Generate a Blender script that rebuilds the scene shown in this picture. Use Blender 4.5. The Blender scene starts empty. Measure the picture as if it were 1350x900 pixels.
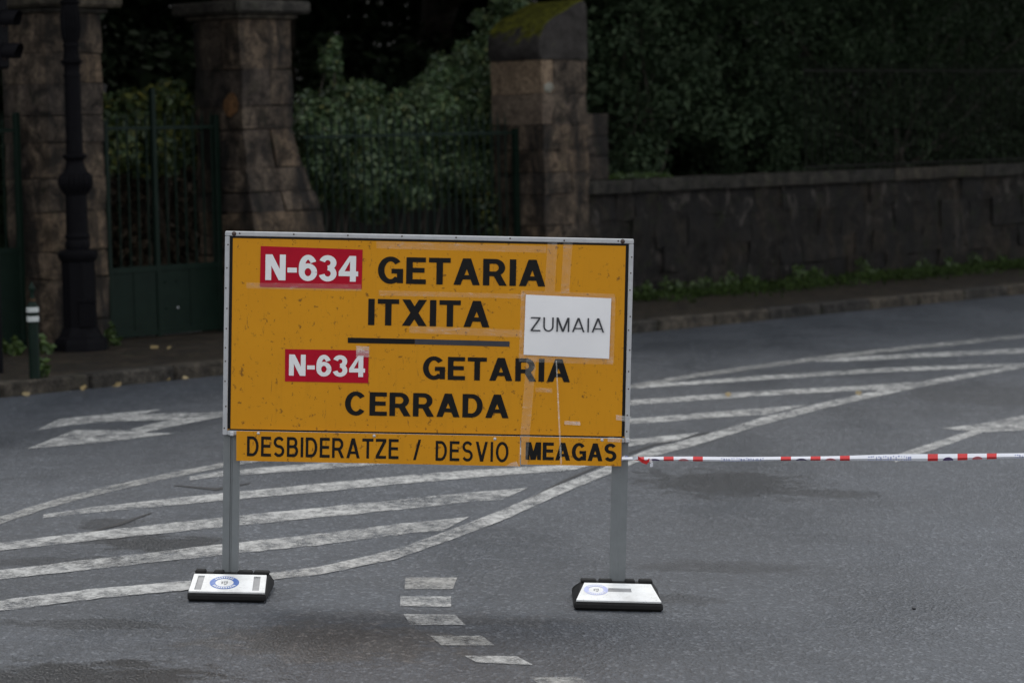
import bpy, bmesh, math, random
import numpy as np
from mathutils import Vector, Matrix

# ------------------------------------------------------------------ camera, world, sun, exposure
sc = bpy.context.scene
COL = sc.collection
R = math.radians
FPX = 3850.0                    # focal length in photo pixels (1350 wide)
H = 2.19                        # eye height
PITCH, ROLL = math.atan(272 / FPX * math.cos(R(1.3))), R(1.3)
CAM = Vector((0, 0, H))
Fw = Vector((0, math.cos(PITCH), -math.sin(PITCH)))
R0 = Vector((1, 0, 0)); U0 = Vector((0, math.sin(PITCH), math.cos(PITCH)))
Xc = math.cos(ROLL) * R0 - math.sin(ROLL) * U0
Yc = math.sin(ROLL) * R0 + math.cos(ROLL) * U0
cam_d = bpy.data.cameras.new('camera'); cam = bpy.data.objects.new('camera', cam_d); COL.objects.link(cam)
cam_d.sensor_width = 36; cam_d.sensor_fit = 'HORIZONTAL'; cam_d.lens = FPX / 1350 * 36
cam_d.clip_end = 2000; cam_d.clip_start = 0.1
cam_d.dof.use_dof = True; cam_d.dof.focus_distance = 13.95; cam_d.dof.aperture_fstop = 3.3
mw = Matrix((Xc, Yc, -Fw)).transposed().to_4x4(); mw.translation = CAM; cam.matrix_world = mw
sc.camera = cam

SUN_EL, SUN_AZ = R(58), R(-8)   # behind the sign, a little to the left of the view axis
w = bpy.data.worlds.new('World'); sc.world = w; w.use_nodes = True
nt = w.node_tree; bg = nt.nodes['Background']
sky = nt.nodes.new('ShaderNodeTexSky'); sky.sky_type = 'NISHITA'; sky.sun_disc = False
sky.sun_elevation = SUN_EL; sky.sun_rotation = SUN_AZ
sky.air_density = 1.0; sky.dust_density = 4.0; sky.ozone_density = 1.0
hs = nt.nodes.new('ShaderNodeHueSaturation'); hs.inputs['Saturation'].default_value = 0.42
nt.links.new(sky.outputs[0], hs.inputs['Color']); ov = nt.nodes.new('ShaderNodeMix'); ov.data_type = 'RGBA'; ov.inputs[0].default_value = 0.85    # even overcast cloud layer over the clear sky
ov.inputs[7].default_value = (11.0, 11.5, 12.3, 1)
nt.links.new(hs.outputs[0], ov.inputs[6]); nt.links.new(ov.outputs[2], bg.inputs['Color'])
bg.inputs['Strength'].default_value = 0.10
sun_d = bpy.data.lights.new('sun', 'SUN'); sun_d.energy = 0.9; sun_d.angle = R(24); sun_d.color = (1.0, 0.97, 0.93)
sun = bpy.data.objects.new('sun', sun_d); COL.objects.link(sun)
sd = Vector((math.sin(SUN_AZ) * math.cos(SUN_EL), math.cos(SUN_AZ) * math.cos(SUN_EL), math.sin(SUN_EL)))
sun.rotation_euler = sd.to_track_quat('Z', 'Y').to_euler(); sun.location = sd * 60
vs = sc.view_settings; vs.view_transform = 'Standard'; vs.look = 'None'; vs.gamma = 1; vs.use_curve_mapping = False
vs.exposure = 0.22

# ------------------------------------------------------------------ geometry of the place
E = Vector((0.677, 0.736, 0)).normalized()          # direction of kerb, gates and wall (recedes to the right)
N = Vector((E.y, -E.x, 0))                          # towards the road
KERB0 = Vector((-4.47, 25.47, 0))                   # a point of the kerb line
LINE0 = Vector((-4.01 - 0.8 * 0.736, 29.4 + 0.8 * 0.677, 0))  # a point of the line through the pillar centres
ANG_E = math.atan2(E.y, E.x)

def sstep(a, b, t):
    t = min(1, max(0, (t - a) / (b - a))); return t * t * (3 - 2 * t)
def fz(x, y):                                       # road crossfall: falls to the right near the sign
    t = (x - KERB0.x) * N.x + (y - KERB0.y) * N.y
    return (-0.048 * 4 * math.tanh(x / 4) - 0.0435) * sstep(1.5, 9, t)
def ray(px, py):
    X, Y = (px - 675) / FPX, (450 - py) / FPX
    return Fw + Xc * X + Yc * Y
def ground(px, py, dz=0.0):
    d = ray(px, py); z = 0
    for _ in range(30):
        t = (z - H) / d.z; p = CAM + d * t; z = fz(p.x, p.y)
    return Vector((p.x, p.y, z + dz))
def on_line(px, py, P=LINE0, e=E):                  # ray against a vertical plane: (distance along it, height)
    d = ray(px, py); n = Vector((e.y, -e.x, 0))
    t = (P - CAM).dot(n) / d.dot(n); p = CAM + d * t
    return (p - P).dot(e), p.z

# ------------------------------------------------------------------ helpers
def link(o, parent=None):
    COL.objects.link(o)
    if parent: o.parent = parent
    return o
def tag(o, label=None, cat=None, group=None, kind=None):
    if label: o['label'] = label
    if cat: o['category'] = cat
    if group: o['group'] = group
    if kind: o['kind'] = kind
    return o
def empty(name, loc, rot=(0, 0, 0)):
    o = bpy.data.objects.new(name, None); o.empty_display_size = 0.2; COL.objects.link(o)
    o.location = loc; o.rotation_euler = rot; return o
class MB:
    def __init__(s): s.v = []; s.f = []; s.m = []
    def add(s, vs, fs, mi=0):
        b = len(s.v); s.v += [tuple(v) for v in vs]; s.f += [tuple(b + i for i in f) for f in fs]; s.m += [mi] * len(fs)
        return s
    def quad(s, a, b, c, d, mi=0): return s.add([a, b, c, d], [(0, 1, 2, 3)], mi)
    def box(s, x0, x1, y0, y1, z0, z1, mi=0):
        return s.add([(x0,y0,z0),(x1,y0,z0),(x1,y1,z0),(x0,y1,z0),(x0,y0,z1),(x1,y0,z1),(x1,y1,z1),(x0,y1,z1)],
                     [(0,3,2,1),(4,5,6,7),(0,1,5,4),(1,2,6,5),(2,3,7,6),(3,0,4,7)], mi)
    def lathe(s, prof, n=24, c=(0, 0), flute=None, mi=0):
        b = len(s.v)
        for (r, z) in prof:
            for i in range(n):
                a = 2 * math.pi * i / n
                rr = r
                if flute and flute[0] <= z <= flute[1]: rr = r * (1 + 0.06 * (1 if i % 2 else -1))
                s.v.append((c[0] + rr * math.cos(a), c[1] + rr * math.sin(a), z))
        for k in range(len(prof) - 1):
            for i in range(n):
                j = (i + 1) % n
                s.f.append((b + k*n + i, b + k*n + j, b + (k+1)*n + j, b + (k+1)*n + i)); s.m.append(mi)
        s.f.append(tuple(b + i for i in reversed(range(n)))); s.m.append(mi)
        s.f.append(tuple(b + (len(prof)-1)*n + i for i in range(n))); s.m.append(mi)
        return s
    def tube(s, pts, r0, r1=None, n=6, mi=0):
        r1 = r0 if r1 is None else r1; b = len(s.v); L = len(pts)
        for k, p in enumerate(pts):
            p = Vector(p); t = (Vector(pts[min(k+1, L-1)]) - Vector(pts[max(k-1, 0)])).normalized()
            a = t.cross(Vector((0, 0, 1))); a = a.normalized() if a.length > 1e-4 else Vector((1, 0, 0)); c = t.cross(a)
            r = r0 + (r1 - r0) * k / max(1, L - 1)
            for i in range(n):
                q = 2 * math.pi * i / n; s.v.append(tuple(p + a * (r * math.cos(q)) + c * (r * math.sin(q))))
        for k in range(L - 1):
            for i in range(n):
                j = (i + 1) % n; s.f.append((b+k*n+i, b+k*n+j, b+(k+1)*n+j, b+(k+1)*n+i)); s.m.append(mi)
        s.f.append(tuple(b + i for i in reversed(range(n)))); s.m.append(mi)
        s.f.append(tuple(b + (L-1)*n + i for i in range(n))); s.m.append(mi)
        return s
    def build(s, name, mat, parent=None, smooth=False, bevel=0.0):
        me = bpy.data.meshes.new(name); me.from_pydata(s.v, [], s.f)
        for m in (mat if isinstance(mat, (list, tuple)) else [mat]): me.materials.append(m)
        me.polygons.foreach_set('material_index', s.m)
        if bevel:
            bm = bmesh.new(); bm.from_mesh(me)
            bmesh.ops.bevel(bm, geom=bm.edges[:], offset=bevel, segments=1, affect='EDGES', clamp_overlap=True)
            bm.to_mesh(me); bm.free()
        if smooth:
            me.polygons.foreach_set('use_smooth', [True] * len(me.polygons))
            try: me.set_sharp_from_angle(angle=R(38))
            except Exception: pass
        me.update()
        return link(bpy.data.objects.new(name, me), parent)

# ------------------------------------------------------------------ materials
class NT:
    def __init__(s, name):
        s.mat = bpy.data.materials.new(name); s.mat.use_nodes = True; s.t = s.mat.node_tree
        s.p = s.t.nodes['Principled BSDF']; s.out = s.t.nodes['Material Output']
    def n(s, typ, **kw):
        nd = s.t.nodes.new(typ)
        for k, v in kw.items(): setattr(nd, k, v)
        return nd
    def l(s, a, b): s.t.links.new(a, b)
    def coord(s, kind='Object', scale=(1, 1, 1), rot=(0, 0, 0), loc=(0, 0, 0)):
        m = s.n('ShaderNodeMapping'); m.inputs['Scale'].default_value = scale; m.inputs['Rotation'].default_value = rot; m.inputs['Location'].default_value = loc
        if kind == 'World': s.l(s.n('ShaderNodeNewGeometry').outputs['Position'], m.inputs[0])
        else: s.l(s.n('ShaderNodeTexCoord').outputs[kind], m.inputs[0])
        return m.outputs[0]
    def noise(s, vec, scale, detail=4, rough=0.6, dist=0.0):
        nd = s.n('ShaderNodeTexNoise'); s.l(vec, nd.inputs['Vector'])
        nd.inputs['Scale'].default_value = scale; nd.inputs['Detail'].default_value = detail
        nd.inputs['Roughness'].default_value = rough; nd.inputs['Distortion'].default_value = dist
        return nd.outputs['Fac']
    def ramp(s, fac, *stops):
        r = s.n('ShaderNodeValToRGB'); s.l(fac, r.inputs[0]); e = r.color_ramp.elements
        while len(e) < len(stops): e.new(0.5)
        for q, (pos, c) in zip(e, stops):
            q.position = pos; q.color = (c, c, c, 1) if isinstance(c, (int, float)) else (*c, 1)
        return r.outputs[0]
    def mix(s, fac, a, b, mode='MIX'):
        m = s.n('ShaderNodeMix', data_type='RGBA', blend_type=mode)
        for sock, v in ((m.inputs[0], fac), (m.inputs[6], a), (m.inputs[7], b)):
            if hasattr(v, 'is_output'): s.l(v, sock)
            elif isinstance(v, (int, float)): sock.default_value = v if sock == m.inputs[0] else (v, v, v, 1)
            else: sock.default_value = (*v, 1)
        return m.outputs[2]
    def math(s, op, a, b=0.0, c=None):
        m = s.n('ShaderNodeMath', operation=op)
        for i, v in enumerate((a, b) if c is None else (a, b, c)):
            if hasattr(v, 'is_output'): s.l(v, m.inputs[i])
            else: m.inputs[i].default_value = v
        return m.outputs[0]
    def set(s, color=None, rough=None, spec=None, metal=None):
        for k, v in (('Base Color', color), ('Roughness', rough), ('Specular IOR Level', spec), ('Metallic', metal)):
            if v is None: continue
            if hasattr(v, 'is_output'): s.l(v, s.p.inputs[k])
            else: s.p.inputs[k].default_value = (*v, 1) if isinstance(v, tuple) else v
        return s
    def bump(s, h, dist=0.01, strength=0.5):
        b = s.n('ShaderNodeBump'); b.inputs['Distance'].default_value = dist; b.inputs['Strength'].default_value = strength
        s.l(h, b.inputs['Height']); s.l(b.outputs[0], s.p.inputs['Normal']); return s

def m_plain(name, col, rough=0.5, var=0.25, scale=8, spec=0.5, metal=0.0, bump=0.0):
    m = NT(name); v = m.coord('Object'); n = m.noise(v, scale, 5, 0.65)
    c = m.mix(n, tuple(x * (1 - var) for x in col), tuple(min(1, x * (1 + var)) for x in col))
    m.set(c, m.ramp(m.noise(v, scale * 2.3, 3), (0.3, max(0.05, rough - 0.1)), (0.75, min(1, rough + 0.12))), spec, metal)
    if bump: m.bump(n, bump, 0.6)
    return m.mat

def m_asphalt(stains):
    m = NT('wet_asphalt'); v = m.coord('World', (1, 0.55, 1))
    fine = m.noise(v, 120, 3, 0.7)
    vo = m.n('ShaderNodeTexVoronoi'); m.l(v, vo.inputs['Vector']); vo.inputs['Scale'].default_value = 70
    sepc = m.n('ShaderNodeSeparateColor'); m.l(vo.outputs['Color'], sepc.inputs[0])
    stone = m.ramp(sepc.outputs[0], (0.0, (0.011, 0.0138, 0.018)), (0.55, (0.036, 0.0425, 0.052)), (0.86, (0.064, 0.073, 0.087)), (0.96, (0.17, 0.18, 0.195)))
    bind = m.ramp(fine, (0.32, (0.012, 0.0145, 0.0185)), (0.68, (0.074, 0.084, 0.1)))
    c = m.mix(0.45, stone, bind)
    big = m.noise(m.coord('World', (0.22, 0.12, 1), (0, 0, R(47))), 1.5, 5, 0.6)
    c = m.mix(1.0, c, m.ramp(big, (0.3, 0.68), (0.7, 1.1)), 'MULTIPLY')
    streak = m.noise(m.coord('World', (0.25, 1.6, 1), (0, 0, R(-52))), 2.2, 6, 0.7)
    c = m.mix(1.0, c, m.ramp(streak, (0.35, 0.86), (0.62, 1.06)), 'MULTIPLY')
    # damp patches, grime, and the sign's soft shadow painted in as brown
    rag = m.noise(m.coord('World', (0.7, 0.8, 1)), 7.0, 8, 0.8)
    wet = None; brown = None
    for (x, y, rx, ry, rot, amt, kind) in stains:
        mp = m.coord('World', (1 / rx, 1 / ry, 0), (0, 0, 0), (-x / rx, -y / ry, 0))
        ln = m.n('ShaderNodeVectorMath', operation='LENGTH'); m.l(mp, ln.inputs[0])
        a = m.math('ADD', ln.outputs['Value'], m.math('MULTIPLY', m.math('SUBTRACT', rag, 0.5), 3.2))
        f = m.ramp(a, (0.6, amt), (0.85, 0.0))
        if kind == 'wet': wet = f if wet is None else m.math('MAXIMUM', wet, f)
        else: brown = f if brown is None else m.math('MAXIMUM', brown, f)
    if brown is not None: c = m.mix(brown, c, m.mix(1.0, c, (1.0, 0.8, 0.62), 'MULTIPLY'))
    rough = m.ramp(m.noise(m.coord('World', (0.8, 0.3, 1)), 1.2, 5), (0.35, 0.36), (0.65, 0.6))
    if wet is not None:
        c = m.mix(wet, c, m.mix(1.0, c, (0.2, 0.2, 0.2), 'MULTIPLY'))
        rough = m.mix(wet, rough, 0.3)
    m.set(c, rough, 0.6)
    h = m.math('ADD', vo.outputs['Distance'], m.math('MULTIPLY', fine, 0.8))
    m.bump(h, 0.012, 0.7)
    return m.mat

def m_paint(name, col=(0.5, 0.5, 0.48), wear=0.5, rot=0.0):
    m = NT(name); v = m.coord('World')
    fine = m.noise(v, 48, 4, 0.75); mid = m.noise(m.coord('World', (1, 0.5, 1), (0, 0, rot * 0)), 11, 6, 0.75); big = m.noise(v, 1.1, 3)
    k = m.math('ADD', m.math('ADD', m.math('MULTIPLY', fine, 0.5), m.math('MULTIPLY', mid, 0.75)), m.math('MULTIPLY', big, 0.35))
    mask = m.ramp(k, (wear * 0.8 + 0.22, 0.0), (wear * 0.8 + 0.5, 1.0))
    c = m.mix(m.noise(v, 22, 5, 0.7), tuple(x * 0.72 for x in col), tuple(x * 1.2 for x in col))
    m.set(c, 0.62, 0.4); m.bump(fine, 0.004, 0.4)
    tr = m.n('ShaderNodeBsdfTransparent'); mx = m.n('ShaderNodeMixShader')
    m.l(mask, mx.inputs[0]); m.l(tr.outputs[0], mx.inputs[1]); m.l(m.p.outputs[0], mx.inputs[2]); m.l(mx.outputs[0], m.out.inputs[0])
    return m.mat

def m_stone(name, lo, hi, stain=0.5, moss=0.25, scale=1.0, spec=0.12, pale=None):
    m = NT(name); v = m.coord('World'); info = m.n('ShaderNodeObjectInfo')
    n1 = m.noise(v, 4.5 * scale, 8, 0.72, 0.5); n2 = m.noise(v, 24 * scale, 5, 0.7)
    c = m.ramp(n1, (0.40, lo), (0.62, hi))
    c = m.mix(1.0, c, m.ramp(n2, (0.32, 0.45), (0.68, 1.5)), 'MULTIPLY')
    c = m.mix(1.0, c, m.ramp(info.outputs['Random'], (0.0, (0.66, 0.66, 0.68)), (0.5, (1.0, 0.97, 0.92)), (1.0, (1.35, 1.22, 1.05))), 'MULTIPLY')
    st = m.noise(m.coord('World', (1.7, 1.7, 0.4)), 1.3, 7, 0.72, 0.5)      # run-off streaks
    c = m.mix(m.ramp(st, (0.44, 0.0), (0.57, stain)), c, (0.012, 0.0115, 0.011))
    if pale:                                                         # flaked pale render
        pn = m.noise(m.coord('World', (1, 1, 0.6), (0, 0, 0), (3.1, 1.7, 0)), 2.6, 8, 0.75, 0.6); c = m.mix(m.ramp(pn, (0.56, 0.0), (0.63, 0.85)), c, m.mix(n2, tuple(q * .6 for q in pale), tuple(q * 1.4 for q in pale)))
    mo = m.noise(v, 5, 5, 0.7)
    c = m.mix(m.ramp(mo, (0.55, 0.0), (0.75, moss)), c, (0.02, 0.028, 0.008))
    m.set(c, m.ramp(n2, (0.3, 0.6), (0.7, 0.9)), spec)
    m.bump(m.math('ADD', n1, m.math('MULTIPLY', n2, 0.4)), 0.05, 0.7)
    return m.mat

def m_mossy_cap():
    m = NT('mossy_cap_stone'); v = m.coord('World'); n = m.noise(v, 6, 7, 0.7); n2 = m.noise(v, 45, 4, 0.7)
    c = m.ramp(n, (0.3, (0.02, 0.018, 0.016)), (0.7, (0.06, 0.054, 0.05)))
    geo = m.n('ShaderNodeNewGeometry'); sep = m.n('ShaderNodeSeparateXYZ'); m.l(geo.outputs['Normal'], sep.inputs[0])
    f = m.ramp(m.math('ADD', sep.outputs['Z'], m.math('MULTIPLY', m.math('SUBTRACT', n, 0.5), 2.4)), (0.34, 0.0), (0.58, 1.0))
    mc = m.mix(m.ramp(m.math('ADD', m.math('MULTIPLY', n2, 0.4), m.math('MULTIPLY', m.noise(v, 13, 5, 0.7), 0.6)), (0.4, 0.0), (0.62, 1.0)), (0.012, 0.014, 0.004), (0.11, 0.108, 0.012))
    c = m.mix(f, c, mc)
    m.set(c, 0.9, 0.08); m.bump(m.math('ADD', n, n2), 0.04, 0.7)
    return m.mat

def m_leaf(name, cols, rough=0.42, trans=0.25, spec=0.5):
    m = NT(name); at = m.n('ShaderNodeAttribute', attribute_name='tint')
    k = len(cols); c = m.ramp(at.outputs['Fac'], *[(i / (k - 1) if k > 1 else 0, q) for i, q in enumerate(cols)])
    v = m.coord('World'); c = m.mix(1.0, c, m.ramp(m.noise(v, 1.7, 3), (0.3, 0.65), (0.7, 1.25)), 'MULTIPLY')
    m.set(c, rough, spec)
    t = m.n('ShaderNodeBsdfTranslucent'); m.l(c, t.inputs[0]); mx = m.n('ShaderNodeMixShader'); mx.inputs[0].default_value = trans
    m.l(m.p.outputs[0], mx.inputs[1]); m.l(t.outputs[0], mx.inputs[2]); m.l(mx.outputs[0], m.out.inputs[0])
    return m.mat

def m_grimy(name, col):
    m = NT(name); v = m.coord('World'); n = m.noise(v, 9, 6, 0.7); sp = m.noise(v, 70, 5, 0.8); sc_ = m.noise(m.coord('World', (8, 40, 1), (0, 0, R(30))), 3, 5, 0.8)
    c = m.mix(m.ramp(n, (0.42, 0.0), (0.7, 0.4)), col, (0.33, 0.31, 0.27))
    c = m.mix(m.ramp(sp, (0.6, 0.0), (0.68, 0.7)), c, (0.12, 0.11, 0.1)); c = m.mix(m.ramp(sc_, (0.62, 0.0), (0.66, 0.6)), c, (0.15, 0.14, 0.13))
    return m.set(c, 0.5, 0.4).mat
def m_sign_yellow():
    m = NT('sign_yellow'); v = m.coord('Object')
    n = m.noise(v, 3, 5, 0.6); g = m.noise(m.coord('Object', (6, 1, 0.7)), 5, 6, 0.7); sp = m.noise(v, 30, 5, 0.75)
    c = m.mix(n, (0.52, 0.216, 0.008), (0.60, 0.262, 0.011))
    c = m.mix(m.ramp(g, (0.55, 0.0), (0.8, 0.25)), c, (0.3, 0.13, 0.012))
    c = m.mix(m.ramp(sp, (0.6, 0.0), (0.66, 0.75)), c, (0.1, 0.045, 0.015))
    scr = m.noise(m.coord('Object', (14, 1, 2.2)), 4, 6, 0.8, 0.6)
    c = m.mix(m.ramp(scr, (0.62, 0.0), (0.67, 0.65)), c, (0.12, 0.055, 0.02))
    m.set(c, m.ramp(n, (0.3, 0.42), (0.7, 0.6)), 0.12); m.bump(g, 0.002, 0.2)
    return m.mat

def m_clear_tape(name, a=0.14):
    m = NT(name); v = m.coord('Object', (1, 1, 3)); n = m.noise(v, 14, 5, 0.7, 0.8)
    m.set((0.85, 0.82, 0.76), 0.25, 0.6); m.bump(n, 0.004, 0.5)
    f = m.ramp(n, (0.4, a * 0.6), (0.58, a), (0.7, min(1, a * 2.6)))
    tr = m.n('ShaderNodeBsdfTransparent'); mx = m.n('ShaderNodeMixShader')
    m.l(f, mx.inputs[0]); m.l(tr.outputs[0], mx.inputs[1]); m.l(m.p.outputs[0], mx.inputs[2]); m.l(mx.outputs[0], m.out.inputs[0])
    return m.mat

def stain(px, py, wpx, hpx, amt, kind='wet'):
    a = ground(px, py); b = ground(px + wpx, py); t = ground(px, py - hpx)
    return (a.x, a.y, (b - a).length, (t - a).length, 0, amt, kind)
STAINS = [stain(110, 897, 270, 34, 1.0), stain(960, 637, 140, 22, 0.75), stain(1090, 650, 90, 7, 0.6), stain(960, 748, 170, 9, 0.5),
          stain(910, 790, 60, 9, 0.5), stain(215, 716, 130, 14, 0.8), stain(150, 690, 60, 10, 0.6), stain(120, 822, 150, 9, 0.6),
          stain(1290, 520, 130, 20, 0.4), stain(100, 740, 160, 8, 0.5), stain(440, 845, 230, 32, 0.7, 'brown'), stain(560, 815, 260, 12, 0.4, 'brown')]  # last entry paints the sign's soft shadow on the road before it
M = dict(
    asphalt=m_asphalt(STAINS),
    paint=m_paint('worn_road_paint', (0.42, 0.415, 0.395), 0.535, R(-50)),
    paint_old=m_paint('old_road_paint', (0.33, 0.325, 0.305), 0.57, R(-40)),
    tar=m_plain('tar_joint', (0.012, 0.012, 0.013), 0.5, 0.2, 20),
    kerb=m_stone('kerb_stone', (0.025, 0.023, 0.02), (0.08, 0.072, 0.062), 0.5, 0.3, 2),
    pave=m_stone('wet_pavement', (0.014, 0.012, 0.01), (0.04, 0.034, 0.027), 0.5, 0.5, 1.4),
    earth=m_stone('damp_earth', (0.008, 0.007, 0.005), (0.02, 0.018, 0.012), 0.3, 0.8),
    stone=m_stone('pillar_stone', (0.022, 0.018, 0.0145), (0.115, 0.09, 0.069), 0.85, 0.25),
    newstone=m_stone('pale_pillar_stone', (0.12, 0.09, 0.066), (0.19, 0.145, 0.105), 0.12, 0.05),
    darkstone=m_stone('damp_wall_stone', (0.008, 0.0072, 0.006), (0.03, 0.026, 0.022), 0.8, 0.5, 1.3, 0.1, (0.062, 0.054, 0.047)),
    capstone=m_stone('cap_stone', (0.03, 0.028, 0.024), (0.09, 0.082, 0.07), 0.4, 0.4),
    coping=m_stone('mossy_coping_stone', (0.02, 0.019, 0.016), (0.06, 0.055, 0.046), 0.5, 0.7, 1.5),
    mortar=m_stone('dark_mortar', (0.012, 0.01, 0.008), (0.035, 0.028, 0.022), 0.3, 0.3, 3),
    mosscap=m_mossy_cap(),
    ochre=m_stone('broken_ochre_stone', (0.07, 0.04, 0.02), (0.17, 0.09, 0.042), 0.2, 0.0, 2),
    lichen=m_stone('pale_lichen', (0.2, 0.2, 0.16), (0.33, 0.32, 0.27), 0.0, 0.0, 3),
    iron=m_plain('black_cast_iron', (0.0055, 0.0053, 0.0062), 0.55, 0.3, 12, 0.03, 0.0, 0.004),
    green=m_plain('dark_green_paint', (0.0055, 0.0125, 0.0085), 0.5, 0.45, 6, 0.1, 0.0, 0.002),
    rail=m_plain('rusty_dark_railing', (0.012, 0.012, 0.01), 0.8, 0.3, 9, 0.05),
    alu=m_plain('worn_aluminium', (0.40, 0.40, 0.40), 0.5, 0.22, 25, 0.5, 0.25, 0.002),
    galv=m_plain('galvanised_steel', (0.17, 0.18, 0.18), 0.5, 0.16, 14, 0.5, 0.35, 0.002),
    rust=m_plain('rusty_rivet', (0.05, 0.03, 0.025), 0.7, 0.4, 60),
    bolt=m_plain('bolt_steel', (0.5, 0.5, 0.5), 0.4, 0.2, 60, 0.5, 0.3),
    yellow=m_sign_yellow(),
    black=m_plain('black_vinyl', (0.009, 0.0085, 0.008), 0.5, 0.3, 20, 0.12),
    grey_vinyl=m_plain('black_vinyl_under_tape', (0.035, 0.034, 0.04), 0.4, 0.3, 20, 0.3),
    red=m_plain('red_vinyl', (0.38, 0.004, 0.018), 0.5, 0.15, 10, 0.12),
    white=m_plain('white_vinyl', (0.72, 0.71, 0.69), 0.45, 0.06, 15),
    paper=m_plain('white_paper', (0.77, 0.75, 0.735), 0.6, 0.05, 5, 0.4, 0.0, 0.004),
    ink=m_plain('printed_ink', (0.03, 0.03, 0.034), 0.6, 0.2, 20),
    ctape=m_clear_tape('clear_tape', 0.1), ctape2=m_clear_tape('creased_clear_tape', 0.35),
    rubber=m_plain('black_rubber', (0.013, 0.0125, 0.012), 0.65, 0.5, 30, 0.15, 0.0, 0.004),
    basewhite=m_grimy('scuffed_white_plastic', (0.72, 0.72, 0.7)),
    slot=m_plain('grey_slot', (0.22, 0.22, 0.22), 0.5, 0.25, 12),
    blue=m_plain('blue_print', (0.035, 0.11, 0.36), 0.45, 0.15, 25),
    tapewhite=m_plain('white_plastic_film', (0.75, 0.75, 0.78), 0.35, 0.05, 9),
    tapered=m_plain('red_plastic_film', (0.6, 0.03, 0.03), 0.35, 0.15, 9),
    violet=m_plain('violet_print', (0.1, 0.06, 0.16), 0.4, 0.2, 9),
    pink=m_plain('pale_red_print', (0.62, 0.17, 0.19), 0.4, 0.2, 9),
    fadeblue=m_plain('faded_blue_print', (0.35, 0.38, 0.6), 0.4, 0.2, 9),
    bwhite=m_plain('reflective_white_band', (0.42, 0.44, 0.42), 0.4, 0.1, 30),
    bark=m_stone('dark_bark', (0.012, 0.01, 0.008), (0.04, 0.032, 0.024), 0.4, 0.5, 2),
    twig=m_plain('brown_twig', (0.035, 0.025, 0.016), 0.7, 0.4, 20),
    lens=m_plain('dark_signal_lens', (0.02, 0.012, 0.01), 0.2, 0.2, 20),
    leaf_shrub=m_leaf('glossy_shrub_leaf', [(0.026, 0.05, 0.02), (0.05, 0.09, 0.036), (0.09, 0.14, 0.058), (0.14, 0.185, 0.08), (0.24, 0.22, 0.07)], 0.42, 0.2, 0.45),
    leaf_gate=m_leaf('yellowing_leaf', [(0.035, 0.06, 0.025), (0.06, 0.095, 0.035), (0.11, 0.13, 0.03), (0.2, 0.17, 0.025)], 0.5, 0.25),
    leaf_dry=m_leaf('dead_brown_leaf', [(0.02, 0.016, 0.011), (0.045, 0.033, 0.02), (0.06, 0.045, 0.03), (0.1, 0.08, 0.06)], 0.8, 0.15, 0.2),
    leaf_hedge=m_leaf('dark_hedge_leaf', [(0.012, 0.021, 0.01), (0.02, 0.034, 0.016), (0.032, 0.05, 0.024), (0.05, 0.068, 0.034)], 0.6, 0.12, 0.12),
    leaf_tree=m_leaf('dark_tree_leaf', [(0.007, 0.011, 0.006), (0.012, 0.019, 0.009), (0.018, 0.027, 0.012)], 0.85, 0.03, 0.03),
    leaf_weed=m_leaf('weed_leaf', [(0.03, 0.055, 0.012), (0.055, 0.095, 0.02), (0.09, 0.13, 0.03)], 0.5, 0.3),
    leaf_verge=m_leaf('verge_grass', [(0.018, 0.03, 0.008), (0.03, 0.05, 0.012), (0.05, 0.075, 0.02)], 0.7, 0.2, 0.1),
    fallen=m_leaf('fallen_leaf', [(0.22, 0.15, 0.05), (0.3, 0.24, 0.13)], 0.6, 0.2),
)

# ------------------------------------------------------------------ ground: road, pavement, park
xs = sorted(set([-300, -150, -80, -50] + [i * 0.5 for i in range(-60, 61)] + [50, 80, 150, 300]))
ys = sorted(set([-300, -150, -80, -40, -20, -10] + [i * 0.5 for i in range(0, 101)] + [60, 90, 150, 300]))
mb = MB(); nx = len(xs)
mb.add([(x, y, fz(x, y)) for y in ys for x in xs],
       [(j*nx+i, j*nx+i+1, (j+1)*nx+i+1, (j+1)*nx+i) for j in range(len(ys)-1) for i in range(nx-1)])
road = mb.build('road', M['asphalt'], smooth=True); tag(road, 'grey damp asphalt road with worn white markings', kind='structure')

def along(P, s, t=0.0, z=0.0): return P + E * s + N * t + Vector((0, 0, z))
KH = 0.13
# pavement slab between kerb stones and the park line, kerb stones as parts
mb = MB(); s0, s1 = -45.0, 60.0; KW = 0.26
a, b, c, d = [along(KERB0, s, t) for s, t in ((s0, -KW), (s1, -KW), (s1, -3.0), (s0, -3.0))]
seg = 60
for i in range(seg):
    u0, u1 = s0 + (s1 - s0) * i / seg, s0 + (s1 - s0) * (i + 1) / seg
    mb.quad(along(KERB0, u0, -KW, KH - .006), along(KERB0, u1, -KW, KH - .006), along(KERB0, u1, -3.2, KH + .02), along(KERB0, u0, -3.2, KH + .02))
pave = mb.build('pavement', M['pave']); tag(pave, 'narrow dark wet pavement along the park wall', kind='structure')
rnd = random.Random(3)
for i in range(34):
    s = -9 + i * 1.0; j = rnd.uniform(-.006, .006); m2 = MB()
    L = 0.99
    m2.box(0, L, 0, KW, -0.15, KH)
    o = m2.build('kerb_stone', M['kerb'], pave, bevel=0.02)
    o.location = along(KERB0, s, 0.0, j); o.rotation_euler = (0, 0, ANG_E + rnd.uniform(-.003, .003))
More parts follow.
